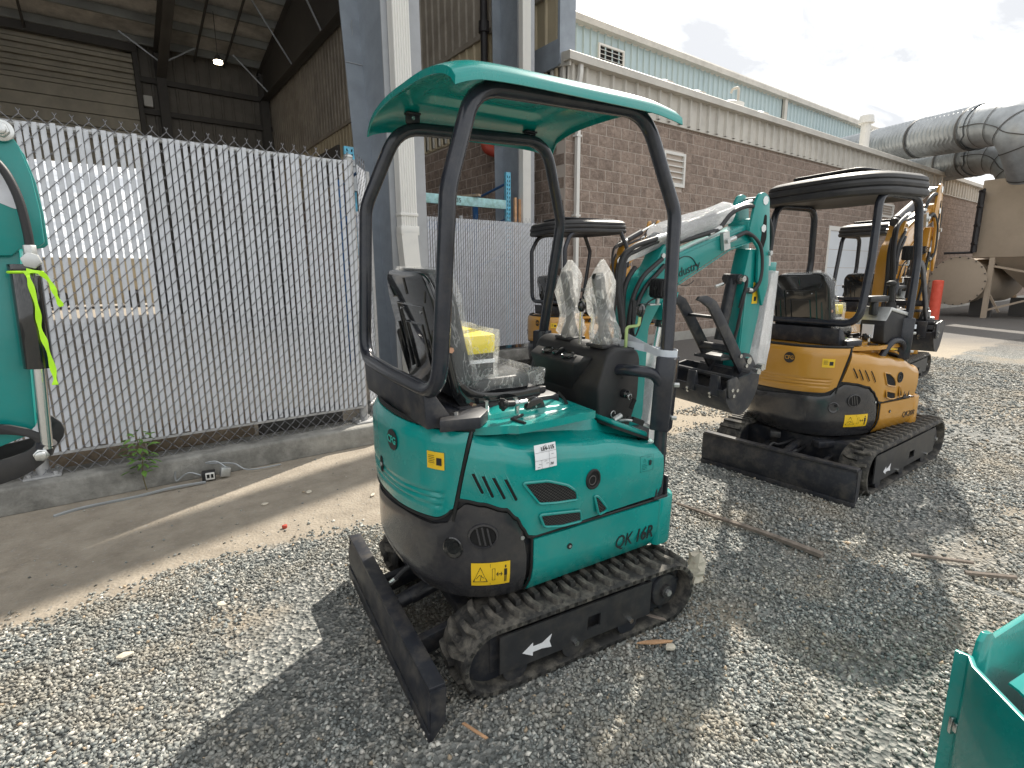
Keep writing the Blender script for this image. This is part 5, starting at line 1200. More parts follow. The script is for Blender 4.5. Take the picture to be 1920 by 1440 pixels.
    b.prism([(-.30, -.30), (-.34, -.375), (-.20, -.40), (-.13, -.33), (-.13, -.28)], XY, .988, 1.03); hb(b, 'frame_mount', 'steel_black', bevel=.005)
    b = MB(); b.bb(-.20, .25, -.24, .24, .986, 1.02); b.bb(-.16, .22, -.19, -.16, 1.02, 1.045); b.bb(-.16, .22, .16, .19, 1.02, 1.045); hb(b, 'seat_rails', 'steel_black', bevel=.004)
    b = MB()
    for x, y in ((-.26, -.33), (-.10, -.26), (-.18, .30), (.02, -.27)): b.cyl((x, y, 1.0), (x, y, 1.04), .010, n=6)
    hb(b, 'mount_bolt', 'chrome', each=True)
    b = MB(); b.tube(spline([(.33, -.13, .99), (.29, -.22, .99), (.26, -.28, .987)], 5), .006); b.tube([(-.03, -.42, .987), (-.05, -.36, .990), (.01, -.34, .992)], .006); hb(b, 'deck_hose', 'hose', each=True)
    # ---------------- seat
    sx = 0 if teal else -.10
    def back(i, j, t):   # backrest surface: i across, j up, t depth
        y = lerp(-.205, .205, i); z = lerp(1.055, 1.50, j); x = -.175-.10*j-.015*math.sin(j*3.14)
        return Vector((x+sx, y+.01, z))
    ol = rpoly([(-.235, 1.05), (.235, 1.05), (.23, 1.43), (.18, 1.505), (-.18, 1.505), (-.23, 1.43)], .05, 5)
    fx_ = lambda z: -.185-.22*(z-1.05)+sx
    b = MB(); b.prism(ol, lambda y, z, t: (fx_(z)+t, y, z), -.028, .0); sh_ = hb(b, 'seat_shell', 'gloss_black', bevel=.012, ang=50)
    b = MB()
    def rib(pts, r=.0045): b.tube([(fx_(z)-.029, y, z) for y, z in pts], r, n=5)
    rib([(-.13, 1.12), (-.13, 1.38), (.13, 1.38), (.13, 1.12)]); rib([(-.08, 1.12), (-.08, 1.31), (.08, 1.31), (.08, 1.12)]); rib([(0, 1.42), (0, 1.48)]); rib([(-.16, 1.40), (-.185, 1.44)]); rib([(.16, 1.40), (.185, 1.44)]); rib([(-.17, 1.15), (-.17, 1.30)]); rib([(.17, 1.15), (.17, 1.30)]); sub(b, 'shell_rib', 'gloss_black', sh_, each=True)
    b = MB()
    for y in (-.10, .10): b.cyl((fx_(1.36)-.033, y, 1.36), (fx_(1.36)-.027, y, 1.36), .005, n=8)
    sub(b, 'shell_rivet', 'chrome', sh_, each=True)
    ol2 = rpoly([(-.222, 1.08), (.222, 1.08), (.216, 1.43), (.165, 1.512), (-.165, 1.512), (-.216, 1.43)], .05, 5)
    b = MB(); b.prism(ol2, lambda y, z, t: (fx_(z)+t, y, z), .001, .075); cu_ = hb(b, 'back_cushion', 'vinyl', bevel=.022, seg=3, ang=60)
    rr2 = random.Random(3)
    def crumple(b, amt, mesh_sub=2):
        bm = bmesh.new(); me = bpy.data.meshes.new('t'); me.from_pydata(b.v, [], b.f); bm.from_mesh(me); bmesh.ops.remove_doubles(bm, verts=bm.verts, dist=1e-5)
        bmesh.ops.recalc_face_normals(bm, faces=bm.faces)
        bmesh.ops.triangulate(bm, faces=bm.faces[:]); 
        for _ in range(mesh_sub): bmesh.ops.subdivide_edges(bm, edges=[e for e in bm.edges if e.calc_length() > .018], cuts=1, use_grid_fill=False); bmesh.ops.triangulate(bm, faces=bm.faces[:])
        bm.normal_update()
        from mathutils import noise as N_
        for v in bm.verts: v.co += v.normal*(amt*1.1*N_.noise(v.co*16)+amt*.45*N_.noise(v.co*48))
        o = MB(); bm.verts.ensure_lookup_table(); o.v = [tuple(v.co) for v in bm.verts]; o.f = [[v.index for v in f.verts] for f in bm.faces]; bm.free(); bpy.data.meshes.remove(me); return o
    b = MB(); b.prism(ol2, lambda y, z, t: (fx_(z)+t, y*1.02, z+(.006 if z > 1.3 else 0)), .004, .088); sub(crumple(b, .007), 'plastic_cover', 'film', cu_, ang=70)
    b = MB(); b.prism(rpoly([(-.16, -.19), (.155, -.185), (.165, 0), (.155, .19), (-.16, .19)], .05), lambda x, y, t: (x+sx, y, t), 1.04, 1.105); se_ = hb(b, 'seat_cushion', 'vinyl', bevel=.026, seg=3, ang=60)
    b = MB(); b.prism(rpoly([(-.15, -.198), (.14, -.198), (.215, -.205), (.20, -.1), (.175, .20), (-.15, .20)], .03), lambda x, y, t: (x+sx, y, t), 1.060, 1.118); sub(crumple(b, .009), 'plastic_cover', 'film', se_, ang=70)
    for sy in (-1, 1):
        b = MB(); P_ = spline([(-.235, 1.29), (-.215, 1.19), (-.185, 1.10), (-.10, 1.045), (.06, 1.03), (.17, 1.035)], 5); Q = [(p[0], p[1]+.02) for p in P_]
        lo = [(.17, 1.015), (.0, .985), (-.16, .985), (-.215, 1.06), (-.265, 1.25)]
        b.prism([(x+sx, z) for x, z in Q+lo], lambda p, q, t: (p, t, q), sy*.212, sy*.220); br = hb(b, 'seat_bracket', 'gloss_black', bevel=.002)
        if sy < 0:
            for (x, z, m_) in ((-.225, 1.235, 'brass'), (-.135, 1.018, 'brass'), (-.005, 1.018, 'lime')):
                b = MB(); b.cyl((x+sx, -.220, z), (x+sx, -.232, z), .011, n=6); sub(b, 'bracket_bolt', m_, br)
    b = MB(); b.prism(rpoly([(-.165, -.20), (-.02, -.19), (-.02, .12), (-.165, .12)], .015), lambda x, y, t: (x+sx, y, t), 1.205, 1.275); mb_ = hb(b, 'manual_box', 'yellow2', bevel=.008)
    b = MB(); b.bb(-.16+sx, -.028+sx, -.185, .11, 1.12, 1.204); sub(b, 'box_base', 'plastic', mb_); b = MB(); b.bb(-.163+sx, -.024+sx, -.190, .115, 1.168, 1.182); sub(b, 'box_band', 'white', mb_)
    b = MB(); b.prism(rpoly([(-.172, -.212), (-.008, -.205), (-.005, .135), (-.172, .135)], .02), lambda x, y, t: (x+sx, y, t), 1.11, 1.29); sub(crumple(b, .008), 'plastic_cover', 'film', mb_, ang=70)
    # ---------------- controls
    if teal:
        prof = rpoly([(.425, .80), (.405, 1.03), (.45, 1.175), (.50, 1.200), (.615, 1.185), (.635, 1.14), (.635, .97), (.58, .80)], .025, 4)
        rows = []
        for y, s_ in ((-.300, .93), (-.294, .985), (-.28, 1.0), (.20, 1.0), (.214, .985), (.222, .93)):
            rows.append([((x-.52)*s_+.52, y, (z-1.0)*s_+1.0) for x, z in prof])
        b = MB(); b.grid(rows, closed=True, cap=True); con = hb(b, 'control_console', 'plastic', bevel=.0, ang=50)
        b = MB(); b.add([(.438, .19, 1.150), (.438, -.22, 1.150), (.370, -.18, 1.125), (.370, .16, 1.125), (.408, .13, .99), (.408, -.12, .99), (.372, .155, 1.108), (.372, -.175, 1.108)], [[0, 3, 2, 1], [3, 6, 7, 2], [6, 4, 5, 7], [0, 4, 6, 3], [1, 2, 7, 5], [0, 1, 5, 4]]); sub(b, 'gauge_pod', 'plastic', con, bevel=.006)
        for y in (.06, -.09):
            b = MB(); b.tube([(.402+.022*math.cos(t*.3142), y+.032*math.sin(t*.3142), 1.1455+.0085*math.cos(t*.3142)) for t in range(20)], .0045, n=6, closed=True); sub(b, 'gauge_bezel', 'gloss_black', con)
            b = MB(); b.add([(.402+.020*math.cos(t*.3142), y+.030*math.sin(t*.3142), 1.144+.0078*math.cos(t*.3142)) for t in range(20)], [list(range(20))]); sub(b, 'gauge_face', 'gauge', con, fix=False, smooth=False)
        b = MB(); b.obox((.408, -.012, 1.150), (.055, .030, .018), (0, -.35, 0)); sub(b, 'rocker_switch', 'gloss_black', con, bevel=.004)
        b = MB(); b.cyl((.545, -.298, 1.00), (.545, -.325, 1.0), .021, .018, n=14); ky = sub(b, 'ignition_lock', 'gloss_black', con, bevel=.002); b = MB(); b.cyl((.545, -.325, 1.0), (.545, -.330, 1.0), .010, n=12); b.tube([(.553+.009*math.cos(t*.5), -.333, .99+.012*math.sin(t*.5)) for t in range(13)], .0016, n=5); sub(b, 'key_ring', 'chrome', ky)
        b = MB(); b.obox((.568, -.336, .958), (.02, .006, .045), (0, .5, 0)); b.cyl((.535, -.30, 1.068), (.535, -.302, 1.068), .004, n=8); sub(b, 'key', 'seal', ky, each=True)
        for y, bx, tx in ((.05, .52, .50), (-.205, .50, .47)):
            b = MB(); b.bb(bx-.05, bx+.05, y-.055, y+.055, 1.19, 1.205); jb = hb(b, 'joystick_base', 'plastic', bevel=.005)
            b = MB()
            for k in range(5): b.cyl((bx, y, 1.205+k*.014), (bx, y, 1.217+k*.014), .046-.005*k, .041-.005*k, n=16)
            b.cyl((bx, y, 1.27), (tx+.01, y, 1.34), .022, .016, n=10); sub(b, 'rubber_boot', 'rubber', jb)
            b = MB(); P_ = spline([(bx, y, 1.32), (lerp(bx, tx, .5), y, 1.38), (tx-.004, y+.002, 1.44), (tx-.014, y+.004, 1.50)], 4); b.tube(P_, [.021, .022, .0235, .025, .0255, .025, .025, .0255, .026, .0265, .027, .026, .020], n=12); sub(b, 'grip', 'seal', jb, ang=60)
            b = MB(); rows = []; H_ = [(0, .056), (.03, .068), (.07, .062), (.10, .044), (.14, .052), (.20, .062), (.26, .054), (.30, .036), (.345, .010)]
            rv = random.Random(int(y*100)+9)
            for h, r in H_:
                t = h/.335; cx = lerp(bx, tx, t)+.006; cy_ = y+(.02 if .12 < h < .25 else 0)
                rows.append([(cx+math.cos(6.283*k/18)*r*rv.uniform(.78, 1.22), cy_+math.sin(6.283*k/18)*r*rv.uniform(.78, 1.2), 1.205+h+rv.uniform(-.006, .006)) for k in range(18)])
            b.grid(rows, closed=True, cap=True); sub(crumple(b, .005, 1), 'plastic_bag', 'film_bag', jb, ang=80)
        for (x, y, h, kx) in ((.46, -.10, .155, .0), (.50, -.13, .145, 0)):
            b = MB(); b.cyl((x, y, 1.19), (x, y, 1.19+h), .0075, n=8); lv = hb(b, 'hand_lever', 'chrome'); b = MB(); b.ball((x, y, 1.20+h), .018, 8, (1, 1, 1.4)); sub(b, 'lever_knob', 'gloss_black', lv)
        b = MB(); b.tube(fillet([(.585, -.255, 1.17), (.585, -.255, 1.275), (.645, -.265, 1.28), (.648, -.266, 1.33)], .012), .007); lv = hb(b, 'bent_lever', 'lime'); b = MB(); b.ball((.648, -.266, 1.345), .020, 8, (1, 1, 1.5)); sub(b, 'lever_knob', 'gloss_black', lv)
        b = MB(); b.bb(.57, .61, -.28, -.225, 1.183, 1.188); sub(b, 'lever_slot', 'dark', con)
        # rail between console and post, white strap
        b = MB(); b.tube(fillet([(.50, -.20, 1.09), (.52, -.39, 1.12), (.61, -.435, 1.10), (.63, -.440, .98)], .09), .024, n=12); hb(b, 'grab_rail', 'tube', ang=60)
        b = MB(); sp_ = [Vector(p) for p in ((.60, -.12, 1.20), (.62, -.30, 1.195), (.660, -.405, 1.185), (.688, -.440, 1.185), (.655, -.475, 1.185), (.615, -.455, 1.187), (.61, -.40, 1.19), (.66, -.2, 1.215), (.76, -.06, 1.205))]
        sp2 = spline(sp_, 4); b.grid([[p+Vector((0, 0, -.016)), p+Vector((0, 0, .016))] for p in sp2]); hb(b, 'white_strap', 'strap', solid=.002)
    else:
        b = MB(); b.prism(rpoly([(.02, .99), (.0, 1.14), (.05, 1.25), (.30, 1.20), (.40, 1.09), (.36, .99)], .03), lambda p, q, t: (p, t, q), -.43, -.25); con = hb(b, 'side_console', 'plastic', bevel=.015)
        b = MB(); b.prism([(.0, 1.16), (.05, 1.262), (.31, 1.212), (.42, 1.10), (.40, 1.09), (.30, 1.185), (.06, 1.235)], lambda p, q, t: (p, t, q), -.438, -.242); sub(b, 'console_trim', 'zinc', con, bevel=.004)
        b = MB(); b.obox((.0, -.34, 1.32), (.24, .08, .045)); b.cyl((0, -.34, 1.2), (0, -.34, 1.31), .03, n=10); sub(b, 'armrest', 'vinyl', con, bevel=.015)
        b = MB(); b.cyl((.22, -.34, 1.22), (.22, -.34, 1.29), .045, .03, n=14); b.tube([(.22, -.34, 1.27), (.21, -.34, 1.36), (.20, -.34, 1.42)], [.022, .018, .026]); b.ball((.195, -.34, 1.43), .033, 7, (1.2, 1, .7)); sub(b, 'joystick', 'seal', con)
        b = MB(); b.bb(-.01, .0, -.36, -.28, 1.03, 1.13); sub(b, 'paper_label', 'white', con, smooth=False)
        b = MB(); b.prism(rpoly([(.02, .99), (.0, 1.14), (.05, 1.25), (.30, 1.20), (.40, 1.09), (.36, .99)], .03), lambda p, q, t: (p, t, q), .25, .43); con2 = hb(b, 'side_console', 'plastic', bevel=.015)
        b = MB(); b.obox((.0, .34, 1.32), (.24, .08, .045)); b.cyl((0, .34, 1.2), (0, .34, 1.31), .03, n=10); sub(b, 'armrest', 'vinyl', con2, bevel=.015)
        b = MB(); b.cyl((.22, .34, 1.22), (.22, .34, 1.29), .045, .03, n=14); b.tube([(.22, .34, 1.27), (.21, .34, 1.36), (.20, .34, 1.42)], [.022, .018, .026]); b.ball((.195, .34, 1.43), .033, 7, (1.2, 1, .7)); sub(b, 'joystick', 'seal', con2)
        b = MB(); b.cyl((.10, .47, 1.02), (.10, .47, 1.16), .03, n=10); hb(b, 'red_beacon', 'sleeve')
        b = MB(); b.tube(fillet([(.0, -.42, .86), (.10, -.44, 1.02), (.26, -.45, 1.00), (.29, -.445, .84)], .1), .024, n=10); hb(b, 'grab_rail', 'tube', ang=60)
        b = MB(); sp2 = spline([Vector(p) for p in ((.25, 0, 1.12), (.27, -.40, 1.115), (.30, -.49, 1.11), (.345, -.45, 1.11), (.33, -.40, 1.115), (.32, .30, 1.12), (.35, .40, 1.12))], 4); b.grid([[p+Vector((0, 0, -.016)), p+Vector((0, 0, .016))] for p in sp2]); hb(b, 'white_strap', 'strap', solid=.002)
    # ---------------- canopy roof
    if teal:
        rows = []; N1, N2 = 44, 30
        def rf(u, v, lower=0):   # u,v in -1..1
            cr_ = .062*abs(v)**2.8+.010*max(0, abs(v)-.82)/.18
            en = .022*max(0, -u)**5+.022*max(0, u)**7
            x = .165+.452*u; y = .415*v; z = 2.178-cr_-en
            if u < -.80: z -= .018*((-.80-u)/.20)**1.5*(1-.3*abs(v))
            if abs(v) > .93: z -= .012*(abs(v)-.93)/.07
            # corner lips flare
            if u > .9 and abs(v) > .8: x += .03*(u-.9)/.1*(abs(v)-.8)/.2
            # pressed panels
            for (ua_, ub_, va_, vb_, h) in ((-.66, .62, -.60, .60, -.014), (-.48, .42, -.40, .40, .014), (-.30, .24, -.22, .22, -.008)):
                fu = min(1, max(0, (u-ua_)/.05))*min(1, max(0, (ub_-u)/.05)); fv = min(1, max(0, (v-va_)/.06))*min(1, max(0, (vb_-v)/.06)); z -= h*fu*fv
            return Vector((x, y, z))
        for i in range(N1+1):
            u = -1+2*i/N1
            rows.append([rf(u, -1+2*j/N2) for j in range(N2+1)])
        b = MB(); b.grid(rows)
        # turned down edge
        edge = [rows[i][0] for i in range(N1+1)]+[rows[N1][j] for j in range(1, N2+1)]+[rows[i][N2] for i in range(N1-1, -1, -1)]+[rows[0][j] for j in range(N2-1, 0, -1)]
        cen = Vector((.185, 0, 2.1)); m_ = len(edge)
        lip = [p+Vector((0, 0, -.024))+(Vector((p.x-cen.x, p.y, 0)).normalized()*.004) for p in edge]
        b.add(edge+lip, [[i, (i+1) % m_, m_+(i+1) % m_, m_+i] for i in range(m_)]); rf_ = hb(b, 'canopy_roof', paint, solid=.004, ang=50)
        for (x, sy) in ((-.12, -1), (.46, -1), (-.12, 1), (.46, 1)):
            b = MB(); b.bb(x-.03, x+.03, sy*.335-.006, sy*.335+.006, 2.09, 2.135); b.bb(x-.03, x+.03, sy*.335-.02, sy*.335+.02, 2.125, 2.133); cl = sub(b, 'roof_bracket', 'steel_black', rf_, bevel=.002); b = MB(); b.cyl((x, sy*.335-sy*.008, 2.112), (x, sy*.335+sy*.012, 2.112), .008, n=6); sub(b, 'bracket_bolt', 'chrome', rf_)
    else:
        rcx, rax = (.04, .50) if kind == 'orange' else (.11, .63)
        def ring(ins, z, dz=0): return [Vector((rcx+(rax-ins)*(1 if math.cos(t) > 0 else -1)*abs(math.cos(t))**.62, (.47-ins)*(1 if math.sin(t) > 0 else -1)*abs(math.sin(t))**.62, z-.05*max(0, -math.cos(t))**3*0+.02*math.cos(t)-dz*(1-abs(math.cos(t))**2)*0)) for t in [2*math.pi*k/56 for k in range(56)]]
        pr = [(.10, 2.062), (.05, 2.045), (.02, 2.040), (.004, 2.052), (.0, 2.075), (.006, 2.092), (.014, 2.098), (.006, 2.106), (.003, 2.125), (.010, 2.142), (.018, 2.148), (.012, 2.156), (.018, 2.178), (.05, 2.200), (.12, 2.214), (.22, 2.222), (.35, 2.226), (.45, 2.228)]
        b = MB(); b.grid([ring(i, z) for i, z in pr], closed=True, cap=True)
        rf_ = hb(b, 'canopy_roof', 'plastic', ang=30)
        b = MB(); b.prism(rpoly([(rcx-rax+.22, -.28), (rcx+rax-.2, -.28), (rcx+rax-.2, .28), (rcx-rax+.22, .28)], .08), XY, 2.218, 2.240); sub(b, 'roof_crown', 'plastic', rf_, bevel=.012)
        b = MB(); b.cyl((-.05, .25, 2.22), (-.05, .25, 2.26), .02, n=10); sub(b, 'roof_stud', 'plastic', rf_)
    # ---------------- boom
    if not teal:
        ya = R(swing+10); px_, py_ = .64, 0; c_, s_ = math.cos(R(swing)), math.sin(R(swing)); wx, wy = HL[0]+c_*px_, HL[1]+s_*px_
        HR = (0, 0, ya); HS = (1.0, 1.25, 1.30); HL = (wx-math.cos(ya)*px_, wy-math.sin(ya)*px_, -.18)
    dx = 0 if teal else -.08
    mir = 1 if teal else -1
    bxo = MB(); prof = [(.80, .60), (.80, .80), (.785, 1.24), (.80, 1.38), (.86, 1.475), (.93, 1.512), (1.0, 1.637), (1.035, 1.632), (1.07, 1.578), (1.27, 1.645), (1.58, 1.742), (1.69, 1.752), (1.735, 1.725), (1.73, 1.68), (1.69, 1.665), (1.487, 1.618), (1.122, 1.447), (1.016, 1.365), (.93, 1.235), (.93, .78), (.92, .60)]
    bxo.prism([(x+dx, z) for x, z in rpoly(prof, .03, 3)], lambda p, q, t: (p, t, q), -.048, .048); bo = hb(bxo, 'boom', P['boom'], bevel=.005)
    for sy in (-1, 1):
        b = MB(); b.tube([(x+dx, sy*.0485, z) for x, z in ((1.09, 1.425), (1.487, 1.612), (1.70, 1.668))], .004, n=5); b.tube([(x+dx, sy*.0485, z) for x, z in ((1.07, 1.565), (1.27, 1.632), (1.58, 1.728))], .003, n=5); b.tube([(x+dx, sy*.0485, z) for x, z in ((.93, 1.50), (1.05, 1.54), (1.10, 1.58))], .003, n=5); sub(b, 'weld_seam', P['boom'], bo, each=True)
        b = MB()
        for (x, z, r, L_) in ((1.715, 1.728, .022, .03), (.985, 1.575, .012, .012), (1.03, 1.20+.05, .018, .02), (1.02, 1.605, .010, .012)): b.cyl((x+dx, sy*.048, z), (x+dx, sy*(.048+L_), z), r, n=6 if r > .02 else 12)
        sub(b, 'pivot_bolt', 'chrome', bo, each=True)
    b = MB(); b.prism([(1.60, 1.70), (1.60, 1.765), (1.70, 1.785), (1.76, 1.73), (1.72, 1.68)], lambda p, q, t: (p+dx, t, q), -.062, .062); sub(b, 'boom_tip_boss', P['boom'], bo, bevel=.005)
    b = MB(); b.prism([(1.02, 1.26), (1.08, 1.30), (1.12, 1.40), (1.0, 1.35)], lambda p, q, t: (p+dx, t, q), -.055, .055); sub(b, 'cylinder_lug', P['boom'], bo, bevel=.004)
    if teal:
        # company lettering (arc over the word)
        tm = frame((1.16+dx, -.0500, 1.505), (.955, 0, .30), (0, -1, 0)); txt('boom_lettering', 'Industry', .062, 'black_print', bo, tm, shear=.12)
        b = MB(); b.tube([(1.155+dx+.085*math.cos(R(t))*1.0, -.0505, 1.50+.075*math.sin(R(t))) for t in range(20, 150, 10)], .0022, n=4); b.tube([(1.155+dx+.09*math.cos(R(t)), -.0505, 1.50+.07*math.sin(R(t))) for t in range(200, 330, 10)], .0022, n=4); sub(b, 'lettering_swoosh', 'black_print', bo, each=True)
    else:
        txt('boom_lettering', 'Industry', .05, 'black_print', bo, frame((1.24, .0500, 1.56), (-.955, 0, -.30), (0, 1, 0)))
        txt('boom_lettering', 'Industry', .05, 'black_print', bo, frame((1.24, -.0500, 1.56), (.955, 0, .30), (0, -1, 0)))
    # swing post
    b = MB(); b.bb(.70+dx, .84+dx, -.10, .10, .45, .56); b.cyl((.78+dx, 0, .40), (.78+dx, 0, .74), .055, n=16); b.bb(.76+dx, .95+dx, -.085, -.055, .52, .74); b.bb(.76+dx, .95+dx, .055, .085, .52, .74); hb(b, 'swing_post', 'steel_black', bevel=.006)
    # cylinders
    b = MB(); b.cyl((1.09+dx, 0, 1.36), (1.055+dx, 0, 1.22), .026, n=14); lc = hb(b, 'boom_cylinder', 'steel_black'); b = MB(); b.cyl((1.055+dx, 0, 1.22), (1.015+dx, 0, 1.0), .017, n=14); sub(b, 'chrome_rod', 'chrome', lc); b = MB(); b.cyl((1.02+dx, 0, 1.03), (.96+dx, 0, .66), .036, n=14); sub(b, 'barrel', 'steel_black', lc)
    if teal:
        b = MB(); b.cyl((1.03, 0, 1.12), (.965, 0, .62), .066, .082, n=18); sub(crumple(b, .010, 2), 'bubble_wrap', 'bubble', lc, ang=60)
    c0, c1 = Vector((.76+dx, 0, 1.575)), Vector((1.71+dx, 0, 1.872)); dd = (c1-c0).normalized()
    b = MB(); b.cyl(c0+dd*.20, c0+dd*.66, .034, n=16); b.cyl(c0+dd*.16, c0+dd*.2, .028, n=12); ac = hb(b, 'arm_cylinder', 'steel_black'); b = MB(); b.cyl(c0+dd*.66, c1, .017, n=14); sub(b, 'chrome_rod', 'chrome', ac)
    b = MB(); b.cyl(c1-Vector((0, .075, 0)), c1+Vector((0, .075, 0)), .024, n=8); sub(b, 'pin', 'chrome', ac)
    if teal:
        b = MB(); b.cyl(c0+dd*.24+Vector((0, 0, .01)), c0+dd*.76, .066, .060, n=20); sub(crumple(b, .010, 2), 'bubble_wrap', 'bubble', ac, ang=60)
        b = MB(); b.cyl(c0+dd*.0+Vector((0, 0, -.03)), c0+dd*.25, .016, .042, n=16); sub(crumple(b, .006, 2), 'bubble_wrap', 'bubble', ac, ang=60)
    # arm (stick)
    sp = [(1.622, 1.865), (1.655, 1.905), (1.70, 1.915), (1.745, 1.89), (1.775, 1.62), (1.815, 1.42), (1.805, 1.25), (1.745, .92), (1.735, .725), (1.645, .725), (1.66, 1.2), (1.635, 1.46), (1.555, 1.60), (1.585, 1.76)]
    b = MB(); b.prism([(x+dx, z) for x, z in rpoly([(1.66, 1.62), (1.775, 1.62), (1.815, 1.42), (1.805, 1.25), (1.745, .92), (1.735, .725), (1.645, .725), (1.655, 1.2), (1.63, 1.46)], .012)], lambda p, q, t: (p, t, q), -.046, .046); ar = hb(b, 'arm', P['boom'], bevel=.005)
    for sy in (-1, 1):
        b = MB(); b.prism([(x+dx, z) for x, z in rpoly([(1.60, 1.70), (1.63, 1.86), (1.655, 1.905), (1.70, 1.915), (1.745, 1.89), (1.79, 1.66), (1.825, 1.42), (1.79, 1.30), (1.72, 1.45), (1.70, 1.62)], .02)], lambda p, q, t: (p, t, q), sy*.064-.008, sy*.064+.008); ck = sub(b, 'cheek_plate', P['boom'], ar, bevel=.003)
        b = MB(); b.prism([(x+dx, z) for x, z in rpoly([(1.705, 1.66), (1.715, 1.80), (1.735, 1.80), (1.755, 1.68), (1.735, 1.62)], .015)], lambda p, q, t: (p, t, q), sy*.0725-.0006, sy*.0725+.0006); sub(b, 'cheek_slot', 'dark', ck, smooth=False)
    b = MB(); b.bb(1.66+dx, 1.672+dx, -.050, .050, 1.05, 1.42); sub(b, 'thumb_mount', P['boom'], ar, bevel=.003)
    b = MB(); b.bb(1.725+dx, 1.775+dx, -.0480, -.0465, 1.32, 1.44); sub(b, 'caution_sticker', 'yellow', ar, smooth=False); b = MB(); b.bb(1.74+dx, 1.760+dx, -.0490, -.0482, 1.335, 1.36); b.prism([(1.735, 1.405), (1.765, 1.405), (1.75, 1.43)], lambda p, q, t: (p+dx, t, q), -.0490, -.0482); sub(b, 'sticker_print', 'black_print', ar, smooth=False)
    # bucket cylinder behind the arm
    b = MB(); b.cyl((1.90+dx, 0, 1.52), (1.86+dx, 0, 1.05), .030, n=14); bc = hb(b, 'bucket_cylinder', 'steel_black'); b = MB(); b.cyl((1.86+dx, 0, 1.05), (1.84+dx, 0, .84), .016, n=12); sub(b, 'chrome_rod', 'chrome', bc)
    b = MB(); b.bb(1.80+dx, 1.93+dx, -.04, .04, 1.49, 1.55); sub(b, 'cylinder_lug', P['boom'], bc, bevel=.004)
    if teal:
        b = MB(); b.cyl((1.895, 0, 1.50), (1.85, 0, .93), .066, .086, n=20); sub(crumple(b, .012, 2), 'bubble_wrap', 'bubble', bc, ang=60)
    # thumb
    th1 = [(1.184, 1.362), (1.20, 1.378), (1.258, 1.382), (1.332, 1.352), (1.416, 1.258), (1.50, 1.16), (1.60, 1.04), (1.685, .955), (1.665, .915), (1.60, .93), (1.486, 1.07), (1.364, 1.22), (1.28, 1.318), (1.22, 1.350)]
    for y_ in (-.11, .09):
        b = MB(); b.prism([(x+dx, z) for x, z in th1], lambda p, q, t: (p, t, q), y_-.008, y_+.008); tb = hb(b, 'thumb_tine', 'steel_black', bevel=.002)
        if y_ < 0:
            for (x, z) in ((1.575, 1.045), (1.635, .985)): b = MB(); b.cyl((x+dx, y_-.009, z), (x+dx, y_-.016, z), .011, n=10); sub(b, 'pin', 'chrome', tb)
    b = MB(); b.bb(1.36+dx, 1.40+dx, -.11, .09, 1.255, 1.270); b.cyl((1.50+dx, -.10, 1.085), (1.50+dx, .085, 1.085), .022, n=12); b.bb(1.44+dx, 1.58+dx, -.10, .085, 1.025, 1.04); hb(b, 'thumb_crossbar', 'steel_black', bevel=.003, each=True)
    b = MB(); b.cyl((1.60+dx, 0, 1.46), (1.54+dx, 0, 1.12), .030, n=14); b.cyl((1.60+dx, -.05, 1.46), (1.60+dx, .05, 1.46), .026, n=12); b.bb(1.575+dx, 1.66+dx, -.035, .035, 1.43, 1.48); tc_ = hb(b, 'thumb_cylinder', 'steel_black'); b = MB(); b.cyl((1.60+dx, -.075, 1.46), (1.60+dx, -.05, 1.46), .018, n=6); b.cyl((1.55+dx, .02, 1.43), (1.50+dx, .03, 1.415), .010, n=6); sub(b, 'fitting', 'chrome', tc_, each=True)
    b = MB(); b.tube(spline([(1.60+dx, -.05, 1.47), (1.64+dx, -.06, 1.46), (1.63+dx, -.06, 1.35), (1.62+dx, -.05, 1.2), (1.61+dx, -.04, 1.1)], 5), .009); hb(b, 'thumb_hose', 'hose')
    # bucket
    bp_ = [(1.33, .895), (1.345, .84), (1.385, .79), (1.435, .757), (1.49, .752), (1.545, .785), (1.585, .845), (1.605, .905), (1.605, .96)]
    by = .22
    ou = bp_; inn = [(x+(1.48-x)*.06, z+(.93-z)*.06) for x, z in bp_]
    b = MB(); b.prism([(x+dx, z) for x, z in ou+inn[::-1]], lambda p, q, t: (p, t, q), -by, by); bk = hb(b, 'bucket', 'steel_black', bevel=.0015, ang=40)
    for sy in (-1, 1):
        b = MB(); b.prism([(x+dx, z) for x, z in [(1.328, .90)]+bp_[1:]+[(1.54, .972), (1.44, .955), (1.38, .925)]], lambda p, q, t: (p, t, q), sy*by-.006, sy*by+.006); sub(b, 'side_plate', 'steel_black', bk, smooth=False)
        b = MB(); b.prism(rpoly([(1.33, .955), (1.40, .97), (1.44, .92), (1.40, .85), (1.35, .855)], .01), lambda p, q, t: (p+dx, t, q), sy*(by+.006), sy*(by+.016)); sc_ = sub(b, 'side_cutter', 'steel_black', bk, bevel=.002)
        for (x, z) in ((1.37, .90), (1.385, .868), (1.41, .895)): b = MB(); b.cyl((x+dx, sy*(by+.016), z), (x+dx, sy*(by+.022), z), .010, n=10); sub(b, 'cutter_bolt', 'chrome', bk)
